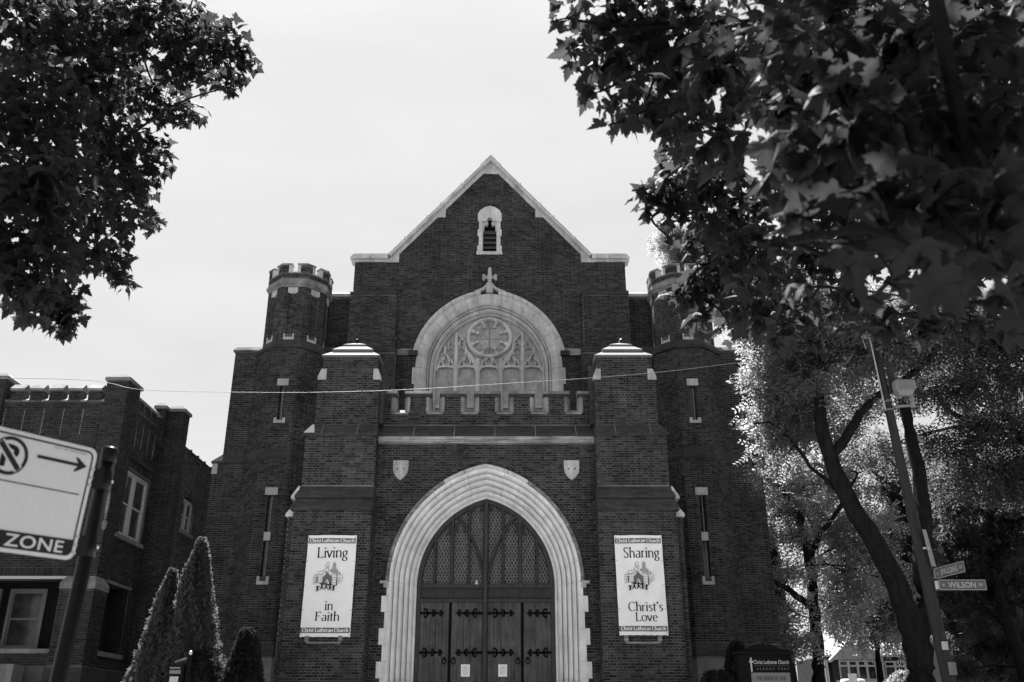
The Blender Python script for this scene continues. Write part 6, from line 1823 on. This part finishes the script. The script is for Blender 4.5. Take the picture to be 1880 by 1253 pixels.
spray_tree('dense_tree', 'dark dense tree filling the space right of the timber pole', GT,
  [([(14.4, 27.3, 0), (14.3, 27.3, 2.5), (14.0, 27.3, 4.6), (14.1, 27.2, 7.4)], .26, .10), ([(14.0, 27.3, 4.2), (13.0, 27.4, 5.6), (12.6, 27.4, 6.6)], .11, .04), ([(14.05, 27.3, 5), (15.4, 27.3, 6.4), (16.2, 27.2, 7.4)], .12, .04)],
  LUMP_D, 14000, 'dense', 44, leaflet=(.085, .045))
spray_tree('tall_tree', 'tall tree with sunlit-toned leaves rising behind the church turret', GT,
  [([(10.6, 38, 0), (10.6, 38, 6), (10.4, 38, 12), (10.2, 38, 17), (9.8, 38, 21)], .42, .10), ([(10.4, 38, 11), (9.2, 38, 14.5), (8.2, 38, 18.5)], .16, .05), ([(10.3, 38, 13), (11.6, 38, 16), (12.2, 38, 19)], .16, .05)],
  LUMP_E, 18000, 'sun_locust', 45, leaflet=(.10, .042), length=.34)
def round_lumps(cx, cy, z0, z1, r, n, seed):
    q = random.Random(seed); out = []
    for i in range(n):
        t = (i + .5) / n; z = z0 + (z1 - z0) * t
        w = r * math.sin(math.pi * (.18 + .72 * t))
        a = 2.4 * i
        out.append((cx + w * .62 * math.cos(a), cy + w * .62 * math.sin(a), z, r * q.uniform(.34, .5)))
    return out
for (cx, cy, z1, r, n, lab, sd) in ((24.5, 47, 13, 4.2, 7000, 'bushy tree in front of the dim brick house at the far right', 51), (33, 52, 14, 5, 7000, 'broad dark tree at the edge of the view beyond the brick house', 52),
                                    (14.2, 62, 13, 4.2, 6500, 'far round tree down the side street left of the gabled house', 53), (33.5, 99, 15, 4.6, 6000, 'farthest tree standing over the pale roof of the gabled house', 54),
                                    (8.4, 52, 14.5, 4.0, 6500, 'far tree just past the church wing, seen between nearer trunks', 55), (35, 78, 15, 5, 5000, 'distant tree behind the brick house on the right', 56)):
    spray_tree('far_tree', lab, 'far trees down the side street', [([(cx, cy, 0), (cx + .1, cy, 3), (cx, cy, 6), (cx - .1, cy, z1 * .8)], .32, .1), ([(cx, cy, 4.5), (cx + r * .4, cy, 7), (cx + r * .6, cy, 9)], .13, .05), ([(cx, cy, 4), (cx - r * .4, cy, 6.6), (cx - r * .6, cy, 8.4)], .13, .05)],
               round_lumps(cx, cy, 3.4, z1, r, 24, sd), n, 'sun_locust' if cx < 20 else 'dense', sd, leaflet=(.15, .08), length=.5, twigs_per=4)

# ------------------------------------------------------------------ arborvitae, yews and bushes
def conifer(name, label, x, y, h, r, n, seed, shape='cone', grp='clipped evergreens before the church', z0=.1, m='conifer', cat='evergreen', size=.10):
    root = thing(name, (x, y, 0), label, cat, grp)
    obj('trunk', MB().tube([(x, y, 0), (x + .02, y, h * .5), (x, y, h * .93)], [.07, .05, .01], 7), 'bark', root, True)
    rs = np.random.RandomState(seed)
    t = rs.uniform(0, 1, n) ** (1.35 if shape == 'cone' else .8)
    a = rs.uniform(0, 2 * math.pi, n)
    if shape == 'cone':
        rad = r * np.clip(np.minimum(1.0, (1 - t) ** .82 * 1.08), 0.02, 1)
    elif shape == 'full':
        rad = r * np.clip((1 - t) ** .5 * np.minimum(1, .55 + t * 2), .02, 1)
    else:
        rad = r * np.sqrt(np.clip(1 - (2 * t - .75) ** 2 / 1.6, 0.02, 1))
    stray = (rs.uniform(0, 1, n) > .965) * rs.uniform(.03, .16, n)
    lump = 1 + stray + .20 * np.sin(5 * a + 9 * t + seed) * np.cos(17 * t + 2 * a) + .10 * np.sin(11 * a + 31 * t)
    q = rs.uniform(.86, 1.0, n) * lump
    P_ = np.stack([x + rad * q * np.cos(a), y + rad * q * np.sin(a), z0 + t * (h - z0)], 1)
    out = np.stack([np.cos(a), np.sin(a), np.full(n, .75)], 1)
    tip = out + rs.normal(size=(n, 3)) * .35
    nrm = np.stack([-np.sin(a), np.cos(a), np.zeros(n)], 1) + rs.normal(size=(n, 3)) * .5
    M = frames_from(tip, nrm)
    T = np.array([[(0, 0, 0), (-.42, .35, 0), (-.5, .7, .05), (-.15, .62, 0)], [(0, 0, 0), (.15, .62, 0), (.5, .7, -.05), (.42, .35, 0)], [(-.12, .3, 0), (-.16, .8, .03), (0, 1.05, 0), (.16, .8, -.03)]]).reshape(-1, 3)
    V = np.einsum('nij,nkj->nki', M, T[None] * (size * rs.uniform(.7, 1.3, n))[:, None, None]) + P_[:, None, :]
    F = np.arange(n * 12).reshape(-1, 4)
    stuff(np_mesh('foliage', V.reshape(-1, 3), F, m, root))
    # the dim inner mass of stems and old growth
    k = 14
    rings = []
    for i in range(9):
        tt = i / 8
        rr = (r * min(1, (1 - tt) ** .82 * 1.08) if shape == 'cone' else r * math.sqrt(max(.02, 1 - (2 * tt - .75) ** 2 / 1.6)) * (1 if shape == 'ball' else max(.05, 1 - tt) ** .4)) * .74
        rings.append([(x + max(rr, .01) * math.cos(2 * math.pi * j / k), y + max(rr, .01) * math.sin(2 * math.pi * j / k), z0 + tt * (h - z0) * .97) for j in range(k)])
    obj('inner_growth', MB().loft(rings), 'conifer', root, True)
    return root
conifer('arborvitae', 'taller of the two pointed arborvitae beside the church', -6.98, 21.0, 5.45, .98, 9500, 61)
conifer('arborvitae', 'shorter pointed arborvitae nearest the brick flats', -7.62, 21.2, 4.78, .92, 8500, 62)
conifer('yew_bush', 'low rounded evergreen bush at the foot of the arborvitae', -6.55, 20.7, 3.0, .50, 3200, 63, 'ball', m='yew')
conifer('yew_bush', 'dark upright bush against the turret foot beside the left pier', -5.80, 21.2, 3.50, .62, 4800, 64, 'full', m='yew')
conifer('yew_bush', 'dark bush pressed against the church notice board', 4.98, 21.6, 3.25, .55, 3600, 65, 'full', m='yew')
conifer('yew_bush', 'low mounded bush before the right pier', 4.35, 20.9, 2.62, .55, 3000, 66, 'ball', m='yew')
conifer('garden_shrub', 'sunlit leafy shrub in the garden of the gabled house', 24.8, 62, 4.6, 1.6, 3500, 67, 'ball', 'shrubs of the side street gardens', .2, 'locust', 'shrub', .26)
conifer('garden_shrub', 'leafy shrub beside the thick forked trunk, across the side street', 22.2, 56, 3.6, 1.3, 3000, 68, 'ball', 'shrubs of the side street gardens', .2, 'locust', 'shrub', .24)
conifer('garden_shrub', 'shrub at the far right in front of the dim brick house', 21.0, 34.5, 3.4, 1.2, 3000, 69, 'ball', 'shrubs of the side street gardens', .2, 'dense', 'shrub', .2)

# ------------------------------------------------------------------ houses down the side street
HX, HY = 29.0, 85.0
hs = thing('gabled_house', (HX + 2, HY, 0), 'small brick house with a pale roof and a gabled bay of white windows', 'house')
FH = Frame(0, HY)
obj('wall', MB().box(27.6, 37, HY + .8, HY + 10, 0, 7.2), 'brick2', hs)
obj('bay_wall', MB().prism([(28.0, 0), (31.9, 0), (31.9, 6.9), (29.95, 8.6), (28.0, 6.9)], FH, -.9, 0), 'brick2', hs)
for s in (-1, 1):
    obj('gable_board', MB().prism([(29.95 + s * 2.25, 6.85), (29.95, 8.78), (29.95, 8.52), (29.95 + s * 2.2, 6.62)], FH, -1, .18), 'white_paint', hs)
obj('roof', MB().loft([[(27.2, HY + .6, 7.1), (37.4, HY + .6, 7.1), (37.4, HY + 5.4, 10.6), (28.6, HY + 5.4, 10.6)], [(27.2, HY + .6, 7.25), (37.4, HY + .6, 7.25), (37.4, HY + 5.4, 10.75), (28.6, HY + 5.4, 10.75)]]), 'pale_roof', hs)
obj('bay_roof', MB().loft([[(27.6, HY - .2, 6.8), (29.95, HY - .2, 8.82), (32.3, HY - .2, 6.8)], [(27.6, HY + 5, 6.8), (29.95, HY + 5, 8.82), (32.3, HY + 5, 6.8)]]), 'pale_roof', hs)
def far_window(par, F, a, b, z0, z1, cols, upper):
    w = part('window', par)
    holes = []
    cw = (b - a) / cols
    for i in range(cols):
        holes.append([(a + i * cw + .09, z0 + .1), (a + (i + 1) * cw - .09, z0 + .1), (a + (i + 1) * cw - .09, z1 - upper - .12), (a + i * cw + .09, z1 - upper - .12)])
        holes.append([(a + i * cw + .12, z1 - upper + .02), (a + (i + 1) * cw - .12, z1 - upper + .02), (a + (i + 1) * cw - .12, z1 - .12), (a + i * cw + .12, z1 - .12)])
    obj('frame', MB().prism_holes([(a, z0), (b, z0), (b, z1), (a, z1)], holes, F, .0, .12), 'white_paint', w)
    obj('pane', MB().fbox(F, a + .02, b - .02, z0 + .02, z1 - .02, .01, .03), 'pane', w)
far_window(hs, FH, 28.35, 31.55, 5.15, 6.75, 4, .40)
far_window(hs, Frame(0, HY + .8), 32.6, 36.2, 5.15, 6.75, 4, .40)
obj('sill', MB().fbox(FH, 28.0, 32.0, 4.9, 5.12, 0, .2).fbox(Frame(0, HY + .8), 32.0, 36.8, 4.9, 5.12, 0, .2), 'white_paint', hs)
obj('downpipe', MB().tube([(32.15, HY - .1, 6.8), (32.15, HY - .1, 3)], .07, 6), 'white_paint', hs)

dh = thing('brick_house', (27, 48, 0), 'dim two-storey brick house behind the leaves at the far right', 'house')
FR = Frame(0, 48)
obj('wall', MB().prism_holes([(21.4, 0), (36, 0), (36, 10), (21.4, 10)], [[(24.6, 7.1), (25.9, 7.1), (25.9, 8.9), (24.6, 8.9)], [(22.6, 2.3), (24.6, 2.3), (24.6, 4.6), (22.6, 4.6)], [(27.2, 2.3), (29.4, 2.3), (29.4, 4.6), (27.2, 4.6)], [(28.0, 7.1), (29.4, 7.1), (29.4, 8.9), (28, 8.9)]], FR, -.3, 0), 'brick2', dh)
obj('body', MB().box(21.4, 36, 48.32, 51.8, 0, 10), 'brick2', dh)
obj('roof', MB().loft([[(21, 47.6, 10), (36.4, 47.6, 10), (36.4, 52.2, 10), (21, 52.2, 10)], [(23, 49.6, 12), (34, 49.6, 12), (34, 50.2, 12), (23, 50.2, 12)]]), 'roof', dh)
for a, b, z0, z1 in ((24.6, 25.9, 7.1, 8.9), (22.6, 24.6, 2.3, 4.6), (27.2, 29.4, 2.3, 4.6), (28.0, 29.4, 7.1, 8.9)):
    sash(dh, FR, a + .02, b - .02, z0 + .02, z1 - .02, -.06, .1, 'pane', 'lamp')
    obj('sill', MB().fbox(FR, a - .1, b + .1, z0 - .16, z0 - .01, -.2, .09), 'found', dh)
obj('band_course', MB().fbox(FR, 21.4, 36, 6.28, 6.42, -.02, .06), 'found', dh)
obj('corner_strip', MB().box(21.32, 21.72, 47.9, 48.3, 0, 7.0), 'brick3', dh)
obj('diamond_tile', MB().prism([(23.85, 5.7), (24.15, 6.0), (23.85, 6.28), (23.55, 6.0)], FR, 0, .04), 'found', dh)
obj('porch_rail', MB().fbox(FR, 22.0, 26.4, 1.98, 2.06, .8, .9).fbox(FR, 22.0, 26.4, 1.5, 1.56, .8, .9), 'lamp', dh)

# small things of the side street
for (x, y, zt, w, h, lab) in ((8.66, 30.6, 3.36, .14, .46, 'small white kerb sign on a thin post left of the slender trunk'), (16.6, 48, 3.9, .42, .40, 'white sign on a thin post in front of the gabled house')):
    root = thing('kerb_sign', (x, y, 0), lab, 'sign', 'small signs along the side street')
    obj('post', MB().tube([(x, y, 0), (x, y, zt + .9 * (w < .2))], .03, 6), 'steel', root)
    obj('panel', MB().box(x - w / 2, x + w / 2, y - .05, y - .035, zt - h, zt), 'paper', root)
pp = thing('pale_post', (10.3, 32, 0), 'thin pale post standing right of the slender trunk', 'post')
obj('shaft', MB().tube([(10.3, 32, 0), (10.26, 32, 3.55)], .055, 8), 'paper', pp)
obj('cap', MB().tube([(10.26, 32, 3.552), (10.258, 32, 3.64)], [.04, .05], 8), 'lamp', pp)
for i, lab in enumerate(('white drum below the gabled house, left one of the pair', 'white drum below the gabled house, right one of the pair')):
    x = 20.35 + i * .78
    root = thing('drum', (x, 60, 0), lab, 'drum', 'white drums below the gabled house')
    obj('barrel', MB().lathe(x, 60, [(.30, 0), (.34, .4), (.36, 2.0), (.36, 3.9), (.33, 4.12), (.2, 4.16)], 14), 'paper', root, True)
    obj('band', MB().lathe(x, 60, [(.362, 3.3), (.372, 3.32), (.372, 3.5), (.362, 3.52)], 14), 'signink', root)
